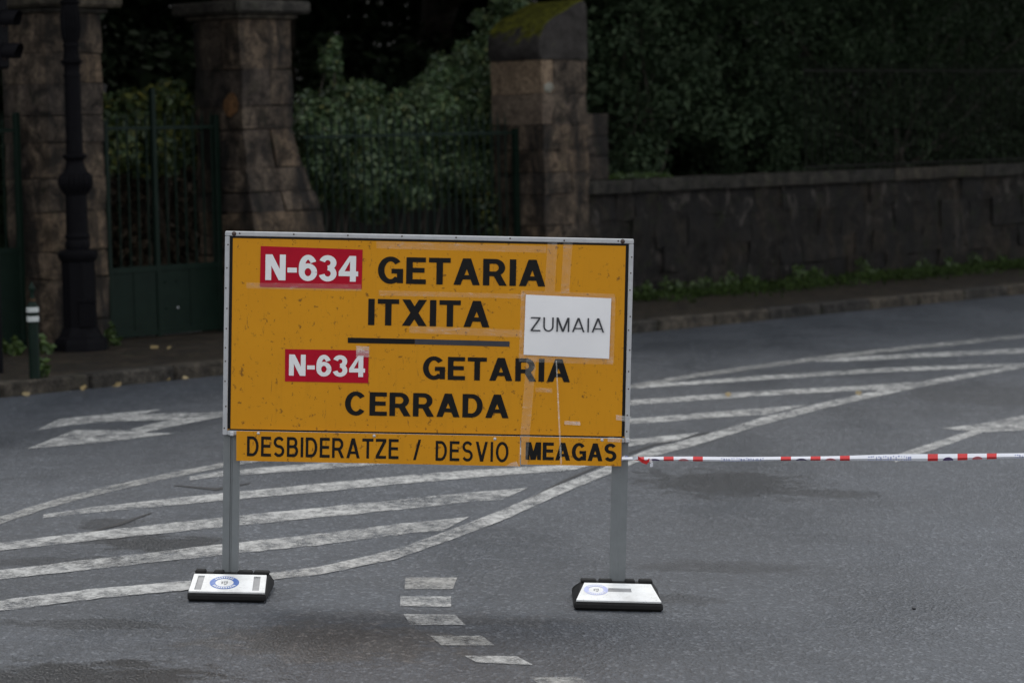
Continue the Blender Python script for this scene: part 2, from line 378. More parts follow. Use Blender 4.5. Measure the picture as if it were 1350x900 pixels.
# park ground behind the pillar line, bank behind the wall
mb = MB(); n = 40
for i in range(n):
    u0, u1 = -45 + 105 * i / n, -45 + 105 * (i + 1) / n
    def hz(s): return 0.14 + 1.25 * sstep(6.5, 7.2, s)
    rows = [(-0.42, 0), (-4, 0.05), (-10, 1.6), (-20, 6.5), (-40, 15), (-90, 24)]
    for (t0, z0), (t1, z1) in zip(rows[:-1], rows[1:]):
        mb.quad(along(LINE0, u0, t0, hz(u0) + z0), along(LINE0, u1, t0, hz(u1) + z0), along(LINE0, u1, t1, hz(u1) + z1), along(LINE0, u0, t1, hz(u0) + z1))
park = mb.build('park_ground', M['earth']); tag(park, 'dark damp earth bank of the park behind the wall', kind='structure')

# ------------------------------------------------------------------ road markings (parts of the road)
def strip(name, top, mat, dz=0.004, n=40, tip=None):
    """polyline of (px, py, half thickness) laid on the road"""
    n = int(n * 1.8)
    mb = MB(); pts = []
    L = [0]
    for p, q in zip(top[:-1], top[1:]): L.append(L[-1] + math.hypot(q[0]-p[0], q[1]-p[1]))
    def at(u):
        d = u * L[-1]
        for k in range(len(top) - 1):
            if d <= L[k+1] + 1e-9:
                f = (d - L[k]) / max(1e-9, L[k+1] - L[k]); return [top[k][i] + (top[k+1][i] - top[k][i]) * f for i in range(3)]
        return top[-1]
    rr = random.Random(int(top[0][0] * 7 + top[0][1]))
    prev = None
    for i in range(n + 1):
        x, y, h = at(i / n); h *= .88; h += rr.uniform(-.08, .08) * h
        if tip and i == n: a, b = ground(tip[0][0], tip[0][1], dz), ground(tip[1][0], tip[1][1], dz)
        else: a, b = ground(x, y - h, dz), ground(x, y + h, dz)
        if prev: mb.quad(prev[1], b, a, prev[0])
        prev = (a, b)
    return mb.build(name, mat, road)
def poly(name, px, mat, dz=0.004):
    mb = MB(); vs = [ground(x, y, dz) for x, y in px]; mb.add(vs, [tuple(range(len(vs)))])
    o = mb.build(name, mat, road)
    bm = bmesh.new(); bm.from_mesh(o.data); bmesh.ops.triangulate(bm, faces=bm.faces[:])
    bmesh.ops.recalc_face_normals(bm, faces=bm.faces[:]); bm.to_mesh(o.data); bm.free(); return o
P, PO = M['paint'], M['paint_old']
strip('solid_line', [(-120,815,9),(0,799,8),(127,783,7.5),(245,772.5,7),(355,760.5,5),(420,753,6),(451,746.5,6.5),(522,731,7.2),(593,706,7.8),(664,679,8),(735,647,7.4),(807,618,6.6),(853,599,6.2),(922,581,6),(1004,556,5.4),(1085,535,4.8),(1207,508.5,4.1),(1350,482,3.4),(1500,456,3.6)], P, 0.005, 90)
strip('solid_line', [(-120,726,7),(0,686.5,5.5),(63,666,5),(127,649,4.5),(211,630,4),(291,614,3.6),(440,589,3.2),(640,547,3),(833,510,3),(922,494.5,3),(1085,472,3),(1207,458,2.8),(1350,443.5,2.6),(1500,427,2.4)], PO, 0.0045, 80)
HS = [([(250,631,2.5),(291,625,4),(380,618,4.5),(490,609.5,4.5),(660,597,5),(831,584,5),(881,578.5,4.5)], ((922,570.5),(893,581))),
      ([(57,681,2.5),(127,672,4.5),(291,655.5,5.5),(420,643.5,6),(522,633.5,6),(629,624.5,5.5),(745,617,4.5)], ((786,611),(760,619))),
      ([(-120,735,6),(0,721,6),(127,706.5,6.5),(291,689,7),(420,676,7.5),(533,665,7.5),(629,654.5,7)], ((696,643.5),(662,659))),
      ([(-120,771,7),(0,758,7),(127,743.5,7.5),(291,725,8),(420,711.5,8.5),(551,695,8)], ((619,681.5),(584,700))),
      ([(838,511.5,1.2),(870,508,2.6),(1004,498.5,3.1),(1167,488,3.1),(1310,482.5,2.8)], ((1345,479.5),(1338,482))),
      ([(1076,476,1.2),(1110,474.3,3),(1207,469,3.3),(1350,462.6,3.4),(1450,458,3.2)], None),
      ([(640,549,2),(700,542,3.4),(833,531,3.7),(1004,519,3.7),(1140,511.5,3.2)], ((1210,503.5),(1160,514.5))),
      ([(440,592,2),(520,583,3.8),(833,556,4.2),(963,545.5,4.2)], ((1064,534),(1010,547)))]
for pts, tip in HS: strip('hatch_stripe', pts, P, 0.004, 40, tip)
poly('lane_arrow', [(48.7,567.3),(77.7,552.8),(138,546.6),(214.6,539.7),(186,546.3),(240,544.5),(300,543.2),(430,539),(430,544),(300,549.3),(240,553),(175,555),(130,557),(88,561.5)], P, 0.004)
poly('lane_arrow', [(300,549),(248,558.5),(190,570.5),(229,572),(165,580),(113,585.6),(36,592),(98.5,567.3),(165,568),(210,557),(240,551.5)], P, 0.0052)
strip('solid_line', [(1180,605,5.5),(1203,597.5,5.5),(1250,582,5.2),(1294,567.5,4.2)], P, 0.004, 12)
poly('lane_arrow', [(1240,565.5),(1292,559),(1350,548),(1430,538),(1430,561),(1350,567.5),(1300,570)], P, 0.0048)
for q in ([(75,60),(430,60),(400,140),(70,140)], [(40,190),(388,190),(388,262),(40,255)], [(62,310),(415,315),(485,385),(110,385)],
          [(245,460),(600,460),(685,525),(320,525)], [(475,595),(840,600),(950,660),(560,640)], [(930,745),(1250,740),(1350,790),(1000,800)]):
    poly('guide_dash', [(520 + x * .1926, 750 + y * .1926) for x, y in q], PO if q[0][1] in (60, 460, 745) else P, 0.004)
strip('tar_joint', [(690,662,1.0),(735,638,1.6),(815,603,1.5),(860,587,1.4),(935,570,0.6)], M['tar'], 0.003, 20)  # thin dark line along the upper edge of the solid line
strip('tar_joint', [(113,703,0.5),(160,690,2.2),(200,676,0.8)], M['tar'], 0.003, 10)
strip('tar_joint', [(230,640,0.4),(285,645,2.0),(330,637,0.5)], M['tar'], 0.003, 10)

# ------------------------------------------------------------------ lettering
def arc(cx, cy, rx, ry, a0, a1, n=14):
    return [(cx + rx * math.cos(R(a0 + (a1 - a0) * i / n)), cy + ry * math.sin(R(a0 + (a1 - a0) * i / n))) for i in range(n + 1)]
def band(pts, wx, wy=None):
    """stroke of horizontal thickness wx and vertical thickness wy along pts -> quads"""
    wy = wy or wx; out = []; L = len(pts); prev = None
    for k in range(L):
        a = pts[max(0, k - 1)]; b = pts[min(L - 1, k + 1)]
        tx, ty = b[0] - a[0], b[1] - a[1]; l = math.hypot(tx, ty) or 1; nx_, ny_ = -ty / l, tx / l
        ox, oy = nx_ * wx / 2, ny_ * wy / 2
        cur = ((pts[k][0] + ox, pts[k][1] + oy), (pts[k][0] - ox, pts[k][1] - oy))
        if prev: out.append([prev[1], cur[1], cur[0], prev[0]])
        prev = cur
    return out
def rect(x0, y0, x1, y1): return [[(x0, y0), (x1, y0), (x1, y1), (x0, y1)]]
def glyph(ch, s, b):
    d = s * 1.1
    if ch == 'I': return [rect(0, 0, s, 1)], s
    if ch == 'T': w = .76; return [rect(0, 1-b, w, 1), rect(w/2-s/2, 0, w/2+s/2, 1-b)], w
    if ch == 'E': w = .68; return [rect(0, 0, s, 1), rect(s, 1-b, w, 1), rect(s, .5-b/2+.02, w*.94, .5+b/2+.02), rect(s, 0, w+.01, b)], w
    if ch == 'A':
        w = .92; t = s * .62
        return [[[(0,0),(d,0),(w/2+t,1),(w/2-t,1)]], [[(w-d,0),(w,0),(w/2+t,1),(w/2-t,1)]], rect(.2, .21, w-.2, .21+b*.9)], w
    if ch == 'V': w = .86; t = s * .6; return [[[(w/2-t,0),(w/2+t,0),(d,1),(0,1)]], [[(w/2-t,0),(w/2+t,0),(w,1),(w-d,1)]]], w
    if ch == 'M': w = .95; t = s*.62; return [rect(0,0,s,1), rect(w-s,0,w,1), [[(w/2-t,0),(w/2+t,0),(d*1.25,1),(0,1)]], [[(w/2-t,0),(w/2+t,0),(w,1),(w-d*1.25,1)]]], w
    if ch == 'N': w = .77; return [rect(0,0,s,1), rect(w-s,0,w,1), [[(w-d*1.05,0),(w,0),(d*1.05,1),(0,1)]]], w
    if ch == 'X': w = .88; e = s*1.28; return [[[(0,0),(e,0),(w,1),(w-e,1)]], [[(w-e,0),(w,0),(e,1),(0,1)]]], w
    if ch == 'Z': w = .72; e = s*1.3; return [rect(0,0,w,b), rect(0,1-b,w,1), [[(0,b),(e,b),(w,1-b),(w-e,1-b)]]], w
    if ch == 'U': w = .76; return [band([(s/2,1),(s/2,.36)] + arc(w/2,.36,w/2-s/2,.36-b/2+.012,180,360) + [(w-s/2,1)], s, b)], w
    if ch == 'O': w = .9; return [band(arc(w/2,.5,w/2-s/2,.515-b/2,0,360,32), s, b)], w
    if ch == 'C': w = .86; return [band(arc(w/2,.5,w/2-s/2,.515-b/2,38,322,26), s, b)], w
    if ch == 'G': w = .88; return [band(arc(w/2,.5,w/2-s/2,.515-b/2,40,318,26), s, b), rect(w-s*.95, 0.02, w, .46), rect(w*.54, .38, w, .38+b)], w
    if ch == 'D': w = .8; r = .5 - b/2; return [rect(0,0,s,1), band([(s*.5,1-b/2),(w*.45,1-b/2)] + arc(w*.45,.5,w*.55-s/2,r,90,-90,18)[1:] + [(s*.5,b/2)], s, b)], w
    if ch == 'R':
        w = .82; m_ = .44; r = (1-b/2-m_)/2; cx = w-.05-s/2-r*1.05
        return [rect(0,0,s,1), band([(s*.5,1-b/2),(cx,1-b/2)] + arc(cx,m_+r,r*1.05,r,90,-90,14)[1:] + [(s*.5,m_)], s, b), [[(w-d,0),(w+.02,0),(w*.55+d*.6,m_),(w*.55-d*.5,m_)]]], w
    if ch == 'B':
        w = .78; m_ = .52; r1 = (1-b/2-m_)/2; r2 = (m_-b/2)/2; c1 = w-.06-s/2-r1; c2 = w-s/2-r2
        return [rect(0,0,s,1), band([(s*.5,1-b/2),(c1,1-b/2)] + arc(c1,m_+r1,r1,r1,90,-90,12)[1:] + [(s*.5,m_)], s, b),
                band([(s*.5,m_),(c2,m_)] + arc(c2,b/2+r2,r2,r2,90,-90,12)[1:] + [(s*.5,b/2)], s, b)], w
    if ch in 'S3':
        w = .76 if ch == 'S' else .68; m_ = .515; r1 = (1.012-b/2-m_)/2; r2 = (m_-b/2+.012)/2; rx = w/2-s/2
        if ch == 'S': return [band(arc(w/2,m_+r1,rx*.95,r1,25,270,18) + arc(w/2,m_-r2,rx,r2,90,-155,18)[1:], s, b)], w
        return [band(arc(w/2-.01,m_+r1,rx*.95,r1,165,-90,18), s, b), band(arc(w/2-.01,m_-r2,rx,r2,90,-168,18), s, b)], w
    if ch == '6': w = .7; return [band(arc(w/2,.335,w/2-s/2,.347-b/2,0,360,24), s, b), band(arc(w/2,.5,w/2-s/2,.512-b/2,32,180,16) + [(s/2,.33)], s, b)], w
    if ch == '4': w = .74; x = .43; return [rect(x,0,x+s,1), rect(0,.21,w,.21+b), [[(0,.21+b*.9),(s*.95,.21+b*.9),(x+s*.5,1),(x-s*.12,1)]]], w
    if ch == '-': return [rect(0,.31,.36,.31+b)], .36
    if ch == '/': return [[[(0,-.06),(s,-.06),(.38,1.04),(.38-s,1.04)]]], .38
    return [], .35
def word(mb, text, x0, x1, z0, z1, y, s, b, gap=.11, shear=0.0, mi=0):
    """letters between x0..x1 (at their own widths, stretched to fit), z0..z1 cap height, drawn at depth y"""
    items = []; x = 0
    for ch in text:
        g, wd = glyph(ch, s, b); g_gap = gap * (0.35 if ch == 'A' else 1)
        items.append((g, x)); x += wd + gap
    tot = x - gap; kx = (x1 - x0) / tot; kz = z1 - z0; layer = 0
    for g, ox in items:
        for li, strokes in enumerate(g):
            for q in strokes:
                mb.add([(x0 + (ox + px) * kx, y - .00025 * li, z0 + pz * kz + shear * (ox + px) * kx) for px, pz in q], [(0, 1, 2, 3)], mi)
    return mb

# ------------------------------------------------------------------ the detour sign
TH = R(1.13); SCX, SCY, PPM = 564.1, 443.9, 275.0
TILT = R(1.13) + ROLL
centre = CAM + ray(SCX, SCY) * (FPX / PPM)
Vup = Vector((math.sin(TILT), 0, math.cos(TILT)))
V0 = 1.25                                            # root lies this far below the panel centre
sign = empty('road_sign', centre - Vup * V0, (0, TILT, 0))
tag(sign, 'yellow temporary detour sign with black lettering on two grey steel posts', 'road sign')
def S(px, py):
    dx, dy = px - SCX, py - SCY; c, s = math.cos(TH), math.sin(TH)
    return ((dx * c + dy * s) / PPM, (dx * s - dy * c) / PPM + V0)
W2, H2 = 0.975, 0.488
# panel and border
mb = MB(); mb.box(-W2 + .012, W2 - .012, -.028, -.006, V0 - H2 + .012, V0 + H2 - .012)
panel = mb.build('panel', M['yellow'], sign)
mb = MB(); yb = -.0292; o, i_ = .021, .037; bo = V0 - H2 + .006
mb.quad((-W2+o, yb, V0-H2+.03), (-W2+i_, yb, V0-H2+.03), (-W2+i_, yb, V0+H2-.032), (-W2+o, yb, V0+H2-o))
mb.quad((W2-i_, yb, V0-H2+.03), (W2-o, yb, V0-H2+.03), (W2-o, yb, V0+H2-o), (W2-i_, yb, V0+H2-.032))
mb.quad((-W2+i_, yb, V0+H2-.032), (W2-i_, yb, V0+H2-.032), (W2-o, yb, V0+H2-o), (-W2+o, yb, V0+H2-o))
mb.quad((-W2+o, yb, V0-H2+.022), (W2-o, yb, V0-H2+.022), (W2-i_, yb, V0-H2+.03), (-W2+i_, yb, V0-H2+.03))
mb.build('border', M['black'], panel)
# frame rails
FW = .0225
def rail(x0, x1, z0, z1):
    mb = MB(); mb.box(x0, x1, -.036, .004, z0, z1); return mb.build('frame_rail', M['alu'], sign, bevel=.003)
top_r = rail(-W2, W2, V0 + H2 - FW, V0 + H2); bot_r = rail(-W2 + FW, W2 - FW, V0 - H2, V0 - H2 + FW)
left_r = rail(-W2, -W2 + FW, V0 - H2, V0 + H2 - FW - .0005); right_r = rail(W2 - FW, W2, V0 - H2, V0 + H2 - FW - .0005)
rr = random.Random(5)
def rivet(x, z, r, mat, parent, y=-.0362):
    mb = MB(); k = 8
    mb.add([(x + r * math.cos(2*math.pi*i/k), y, z + r * math.sin(2*math.pi*i/k)) for i in range(k)] + [(x, y - r * .5, z)], [(i, (i + 1) % k, k) for i in range(k)])
    mb.build('rivet', mat, parent)
for i in range(8): rivet(-W2 + .07 + i * .258, V0 + H2 - FW * .45 + rr.uniform(-.003, .003), .0045, M['rust'], top_r)
for i in range(10):
    z = V0 + H2 - .07 - i * .095
    rivet(-W2 + FW * .5 + rr.uniform(-.004, .004), z + rr.uniform(-.02, .02), .004, M['rust'], left_r)
    rivet(W2 - FW * .5 + rr.uniform(-.004, .004), z + rr.uniform(-.02, .02), .004, M['rust'], right_r)
for x in (-W2 + .043, W2 - .053): rivet(x, V0 + H2 - FW * .5, .0115, M['rust'], top_r, -.0364)
# posts (folded C profile with a centre groove)
def post(px_top, px_bot, name='post', gd=.002):
    u, _ = S((px_top + px_bot) / 2, 665); mb = MB(); a = .0385
    prof = [(-a, -.004), (-.006, -.004), (-.003, gd), (.003, gd), (.006, -.004), (a, -.004), (a, .036), (-a, .036)]
    z0, z1 = 0.045, V0 + H2 - .03; k = len(prof)
    z0 = S(px_bot, 775)[1]
    mb.add([(u + x, y, z0) for x, y in prof] + [(u + x, y, z1) for x, y in prof],
           [(i, (i + 1) % k, k + (i + 1) % k, k + i) for i in range(k)] + [tuple(reversed(range(k))), tuple(range(k, 2 * k))])
    return mb.build(name, M['galv'], sign)
post(304, 302); post(817.5, 816, gd=-.0032)
# lettering on the panel
YL = -.0300
def vinyl(text, p0, p1, s, b, mat, name, y=YL, gap=.11, parent=None):
    """p0 = (px, py) of the lower left, p1 = (px, py) of the upper right corner of the word"""
    a = S(*p0); c = S(*p1); mb = MB(); word(mb, text, a[0], c[0], a[1], c[1], y, s, b, gap)
    return mb.build(name, mat, parent or panel)
def slant(left, right, xl, xr):   # mean top/bottom heights in the sign's own level frame
    return (xl, left[1]), (xr, right[0])
def put(text, xl, yl_top, yl_bot, xr, yr_top, yr_bot, s, b, mat, y=YL, gap=.11, parent=None):
    z0 = (S(xl, yl_bot)[1] + S(xr, yr_bot)[1]) / 2; z1 = (S(xl, yl_top)[1] + S(xr, yr_top)[1]) / 2
    ym = (yl_top + yl_bot) / 2; x0 = S(xl, ym)[0]; x1 = S(xr, (yr_top + yr_bot) / 2)[0]
    mb = MB(); word(mb, text, x0, x1, z0, z1, y, s, b, gap)
    return mb.build('lettering', mat, parent or panel)
put('GETARIA', 499, 338, 373.3, 719, 342.2, 376.8, .225, .18, M['black'])
put('ITXITA', 486, 393.5, 427.7, 645.5, 396, 431, .225, .18, M['black'])
put('GETARIA', 557.8, 468.6, 499.5, 751.5, 473.3, 503, .225, .18, M['black'])
put('CERRADA', 455, 515.2, 546.7, 670.7, 520, 550.6, .225, .18, M['black'])
def plate(p, mat, name, y, parent=None, t=.0008):
    mb = MB(); q = [S(*k) for k in p]; mb.add([(u, y, v) for u, v in q] + [(u, y + t, v) for u, v in q], [(0,1,2,3),(7,6,5,4),(0,4,5,1),(1,5,6,2),(2,6,7,3),(3,7,4,0)])
    return mb.build(name, mat, parent or panel)
r1 = plate([(343.7,377.8),(477.5,380.5),(479,328.7),(345.2,324)], M['red'], 'red_plate', -.0300, sign)
put('N-634', 351.2, 333.8, 367.8, 473, 338.2, 371.6, .225, .19, M['white'], -.0312, .07, r1)
r2 = plate([(376,502),(485.7,504.4),(486.4,461.2),(376.4,459.5)], M['red'], 'red_plate', -.0300, sign)
put('N-634', 381.5, 466.4, 494.4, 481.6, 468.4, 496.2, .225, .19, M['white'], -.0312, .07, r2)
plate([(459,451.3),(547,453),(547,446.2),(459,444.3)], M['black'], 'divider_line', -.0300)
plate([(547.2,453),(671.7,456.3),(671.7,449.3),(547.2,446.2)], M['grey_vinyl'], 'divider_line', -.0300)
# lower strips
def board(p, name, y):
    mb = MB(); q = [S(*k) for k in p]; t = .012
    mb.add([(u, y, v) for u, v in q] + [(u, y + t, v) for u, v in q], [(0,1,2,3),(7,6,5,4),(0,4,5,1),(1,5,6,2),(2,6,7,3),(3,7,4,0)])
    return mb.build(name, M['yellow'], sign)
b1 = board([(311.7,606.3),(685.5,613.8),(685.8,574.5),(312,567.2)], 'lower_panel', -.049)
b2 = board([(686.8,611.3),(819.0,613.6),(819.4,577.6),(687,574.6)], 'lower_panel', -.0505)
put('DESBIDERATZE', 326, 573.6, 600.2, 525.5, 578, 604.2, .18, .15, M['black'], -.0502, .17, b1)
put('/', 545, 579, 604, 555, 579.5, 604, .13, .1, M['black'], -.0502, .1, b1)
put('DESVIO', 574.4, 580, 606.4, 670.4, 581.8, 608, .175, .145, M['black'], -.0502, .2, b1)
put('MEAGAS', 693, 581.8, 605, 812.7, 583.6, 607.2, .235, .18, M['black'], -.0517, .1, b2)
for bx, by, pr in ((341, 570, b1), (493.5, 573.5, b1), (652.5, 577.5, b1), (793.5, 579, b2)):
    u, v = S(bx, by); rivet(u, v, .0075, M['bolt'], pr, -.0512)
for bx, by in ((306, 571), (827, 580)):
    u, v = S(bx, by); mb = MB(); mb.box(u - .011, u + .011, -.042, -.03, v - .011, v + .011); mb.build('bolt', M['bolt'], sign, bevel=.004)
# taped sheet of paper, slightly bowed
pq = [(690.2,466.8),(802.8,472.2),(805.5,392.7),(693.2,387.7)]; mb = MB(); nu, nv = 10, 8
ql = [S(*k) for k in pq]
def bil(u, v):
    a = [ql[0][i]*(1-u)*(1-v) + ql[1][i]*u*(1-v) + ql[2][i]*u*v + ql[3][i]*(1-u)*v for i in (0, 1)]; return a
for j in range(nv + 1):
    for i in range(nu + 1):
        u, v = i / nu, j / nv; q = bil(u, v); mb.v.append((q[0], -.0325 - .004 * math.sin(math.pi * u) * math.sin(math.pi * v) - (.003 if i == 3 else 0), q[1]))
for j in range(nv):
    for i in range(nu): mb.f.append((j*(nu+1)+i, j*(nu+1)+i+1, (j+1)*(nu+1)+i+1, (j+1)*(nu+1)+i)); mb.m.append(0)
paper = mb.build('paper_sheet', M['paper'], sign, smooth=True); paper['label'] = 'white paper sheet printed with a place name'
put('ZUMAIA', 699.6, 415.9, 434.4, 796.3, 420, 438.8, .115, .1, M['ink'], -.0412, .2, paper)
# clear adhesive tape
CT, CT2 = M['ctape'], M['ctape2']
YT = -.0318
for k, (q, mt) in enumerate([
    ([(718,384),(731,384),(735,313),(722,313)], CT), ([(739,386),(750,386),(755,314),(743,314)], CT),
    ([(683,612),(695,612),(707,470),(694,470)], CT), ([(687,392),(810,397),(810,387),(687,382)], CT), ([(684,476),(808,480),(808,470),(684,466)], CT),
    ([(800,478),(809,478),(811,391),(802,391)], CT), ([(684,472),(692,472),(695,386),(687,386)], CT),
    ([(326,379.5),(477,383),(477,374),(326,372)], CT), ([(497,327),(720,333),(720,324),(497,318)], CT), ([(500,389),(690,393),(690,387),(500,382)], CT),
    ([(540,438),(688,444),(688,434),(540,429)], CT), ([(470,470),(487,470),(487,456),(470,455)], CT2), ([(706,516),(728,517),(728,511),(706,510)], CT), ([(744,559),(765,560),(765,555),(744,554)], CT2),
    ([(738.5,611),(741,611),(734,474),(732.4,474)], CT2), ([(812,553),(832,556),(832,549),(812,546)], CT2), ([(801,581),(818,582),(818,576),(801,575)], CT2), ([(667,613),(684,614),(681,607),(674,609)], CT2)]):
    yy = -.0538 if min(p[1] for p in q) > 560 or (k in (2, 14)) else YT - .0001 * k
    mb = MB(); qq = [S(*p) for p in q]
    mb.add([(u, yy, v) for u, v in qq], [(0, 1, 2, 3)]); mb.build('clear_tape', mt, sign)

# ------------------------------------------------------------------ sign bases
def sign_base(px, py_front, px_half, inset_bot, inset_top, kind, label):
    fr = ground(px, py_front)
    D = 0.25                                             # front edge to post axis
    slope = math.atan((fz(fr.x + .3, fr.y) - fz(fr.x - .3, fr.y)) / .6)
    root = empty('sign_base', (fr.x, fr.y + D, fz(fr.x, fr.y + D)), (0, -slope, 0)); tag(root, label, 'sign base', 'weighted bases of the detour sign')
    hw = px_half / PPM * (fr.y + D) / 14.0
    fy, by = -D, D; zf, zt = .042, .102; ridge = .05
    tw = hw * (0.97 if kind == 'handles' else 0.80)
    mb = MB()
    prof = [(fy, 0, hw), (fy, zf, hw), (-ridge, zt, tw), (ridge, zt, tw), (by, zf, hw), (by, 0, hw)]
    k = len(prof)
    mb.add([(-wd, y, z) for y, z, wd in prof] + [(wd, y, z) for y, z, wd in prof], [(i, (i + 1) % k, k + (i + 1) % k, k + i)[::-1] for i in range(k)] + [tuple(range(k)), tuple(reversed(range(k, 2 * k)))])
    body = mb.build('body', M['rubber'], root, bevel=.013)
    # the sloped face: local (u across, v up the slope)
    L = math.hypot(-ridge - fy, zt - zf); dy, dz = (-ridge - fy) / L, (zt - zf) / L; ny, nz = -dz, dy
    def P3(u, v, h): return (u, fy + dy * v * L + ny * h, zf + dz * v * L + nz * h)
    def wid(v): return (hw - inset_bot) * (1 - v) + (tw - inset_top) * v
    v0, v1 = .03, .95; mb = MB()
    def cell(ua, ub, va, vb, h=.006):                      # ua, ub in -1..1 of local width
        p = [(ua * wid(va), va), (ub * wid(va), va), (ub * wid(vb), vb), (ua * wid(vb), vb)]
        mb.add([P3(u, v, h) for u, v in p] + [P3(u, v, -.002) for u, v in p], [(0,1,2,3),(0,4,5,1),(1,5,6,2),(2,6,7,3),(3,7,4,0)])
    if kind == 'handles': holes = [(-.87, -.69, .12, .86), (.66, .84, .10, .84)]
    else: holes = [(-.27, .36, .50, .70)]
    if kind == 'handles':
        xs_ = [-1, -.87, -.69, .66, .84, 1]; ys_ = [v0, .12, .86, v1]
        for i in range(5):
            for j in range(3):
                if j == 1 and i in (1, 3): continue
                cell(xs_[i], xs_[i+1], ys_[j], ys_[j+1])
    else:
        xs_ = [-1, -.27, .36, 1]; ys_ = [v0, .50, .70, v1]
        for i in range(3):
            for j in range(3):
                if i == 1 and j == 1: continue
                cell(xs_[i], xs_[i+1], ys_[j], ys_[j+1])
    face = mb.build('white_face', M['basewhite'], root)
    rl = random.Random(int(px))
    for ux in (-.82, -.34, .36, .8):
        m3 = MB(); wl = rl.uniform(.022, .04); m3.box(ux * tw - wl, ux * tw + wl, -.03, .03, zt - .004, zt + rl.uniform(.01, .018)); m3.build('lug', M['rubber'], root, bevel=.006)
    for (ua, ub, va, vb) in holes:
        mb = MB(); mb.quad(*[P3(u * wid(v), v, .0012) for u, v in ((ua, va), (ub, va), (ub, vb), (ua, vb))]); mb.build('grip_slot', M['slot'], face)  # grey floor colour stands for the shade inside the white recess
    # round blue emblem
    cu, cv, r = (-.02, .50, .070) if kind == 'handles' else (-.60 * wid(.6), .58, .058)
    def ring(ra, rb, h, mat, name, a0=0, a1=360, n=40, par=root):
        mb = MB()
        for i in range(n):
            q0, q1 = R(a0 + (a1 - a0) * i / n), R(a0 + (a1 - a0) * (i + 1) / n)
            mb.quad(*[P3(cu + rad * math.cos(q), cv + rad * math.sin(q) / L, h) for rad, q in ((ra, q0), (rb, q0), (rb, q1), (ra, q1))])
        return mb.build(name, mat, par)
    em = ring(r * .62, r, .0068, M['blue'] if kind == 'handles' else M['fadeblue'], 'emblem')
    mb = MB(); rq = random.Random(8)
    for (a0, a1, n_) in ((50, 140, 9), (215, 330, 11)):
        for i in range(n_):
            q = R(a0 + (a1 - a0) * i / (n_ - 1)); wd = r * .05
            for side in (0,):
                c, s_ = math.cos(q), math.sin(q)
                pts = [(r * .70 * c - wd * s_, r * .70 * s_ + wd * c), (r * .70 * c + wd * s_, r * .70 * s_ - wd * c), (r * .9 * c + wd * s_, r * .9 * s_ - wd * c), (r * .9 * c - wd * s_, r * .9 * s_ + wd * c)]
                mb.quad(*[P3(cu + x, cv + y / L, .0074) for x, y in pts])
    o_ = mb.build('emblem_print', M['basewhite'], em); o_['kind'] = 'stuff'
    mb = MB()
    for x, y, a, b in ((-.2, -.18, .1, .36), (.0, -.3, .16, .12), (.14, -.15, .08, .38), (-.06, .12, .2, .08), (-.02, -.1, .05, .2)):
        x *= r; y *= r; a *= r; b *= r
        mb.quad(*[P3(cu + p, cv + q / L, .0072) for p, q in ((x, y), (x + a, y), (x + a, y + b), (x, y + b))])
    mb.build('emblem_crest', M['slot'], em)
    return root
sign_base(298.5, 793.5, 51.5, .006, .008, 'handles', 'white faced black rubber base with two end slots under left sign post')
sign_base(815.5, 805.5, 58.5, .009, .012, 'slot', 'tapering white faced black base with one long slot under right sign post')

# ------------------------------------------------------------------ barrier tape
tape = empty('barrier_tape', ground(828, 770)); tag(tape, 'red and white police barrier tape stretched from right sign post', 'barrier tape')
org = tape.location
def tp(px, py, depth): return CAM + ray(px, py) * depth - org
def tdepth(px): return 13.98 - 0.45 * (px - 830) / 520
def ty(px): return 604.5 - 4.2 * (px - 830) / 520 + 1.6 * math.sin((px - 830) / 520 * math.pi) 
def thh(px): return (2.5 + 2.0 * min(1, max(0, (px - 836) / 420))) * (.9 + .16 * math.sin(px / 47.0 + 1.0))
mb = MB()
bands = []                                               # (x0, x1, material)
edges = [820, 876]
per = 193.7
redb = []
for k in range(-1, 8):
    x0 = 1029.3 + per * k
    for a, b in ((0, 13.5), (39.3, 52.5), (78, 91)): redb.append((x0 + a, x0 + b))
cuts = sorted(set([820, 3400] + [c for ab in redb for c in ab if 820 < c] + list(range(830, 3400, 20))))
cuts = [c for c in cuts if c <= 2500]
def tp_pt(px, f, off=0.0):                               # f: -1 lower edge .. +1 upper edge; the film is folded about its middle
    wob = .6 * math.sin(px * .021) + .4 * math.sin(px * .047)
    return tp(px, ty(px) - f * thh(px) + wob * .5, tdepth(px) - off - (.012 * (1 - abs(f)) * (1 if f < .4 else .6)))
for a, b in zip(cuts[:-1], cuts[1:]):
    m_ = (a + b) / 2; mi = 1 if any(x <= m_ <= y for x, y in redb) else 0
    fs = [-1, -.3, .45, 1]
    for f0, f1 in zip(fs[:-1], fs[1:]): mb.quad(tp_pt(a, f0), tp_pt(b, f0), tp_pt(b, f1), tp_pt(a, f1), mi)
film = mb.build('film', [M['tapewhite'], M['tapered']], tape, smooth=True)
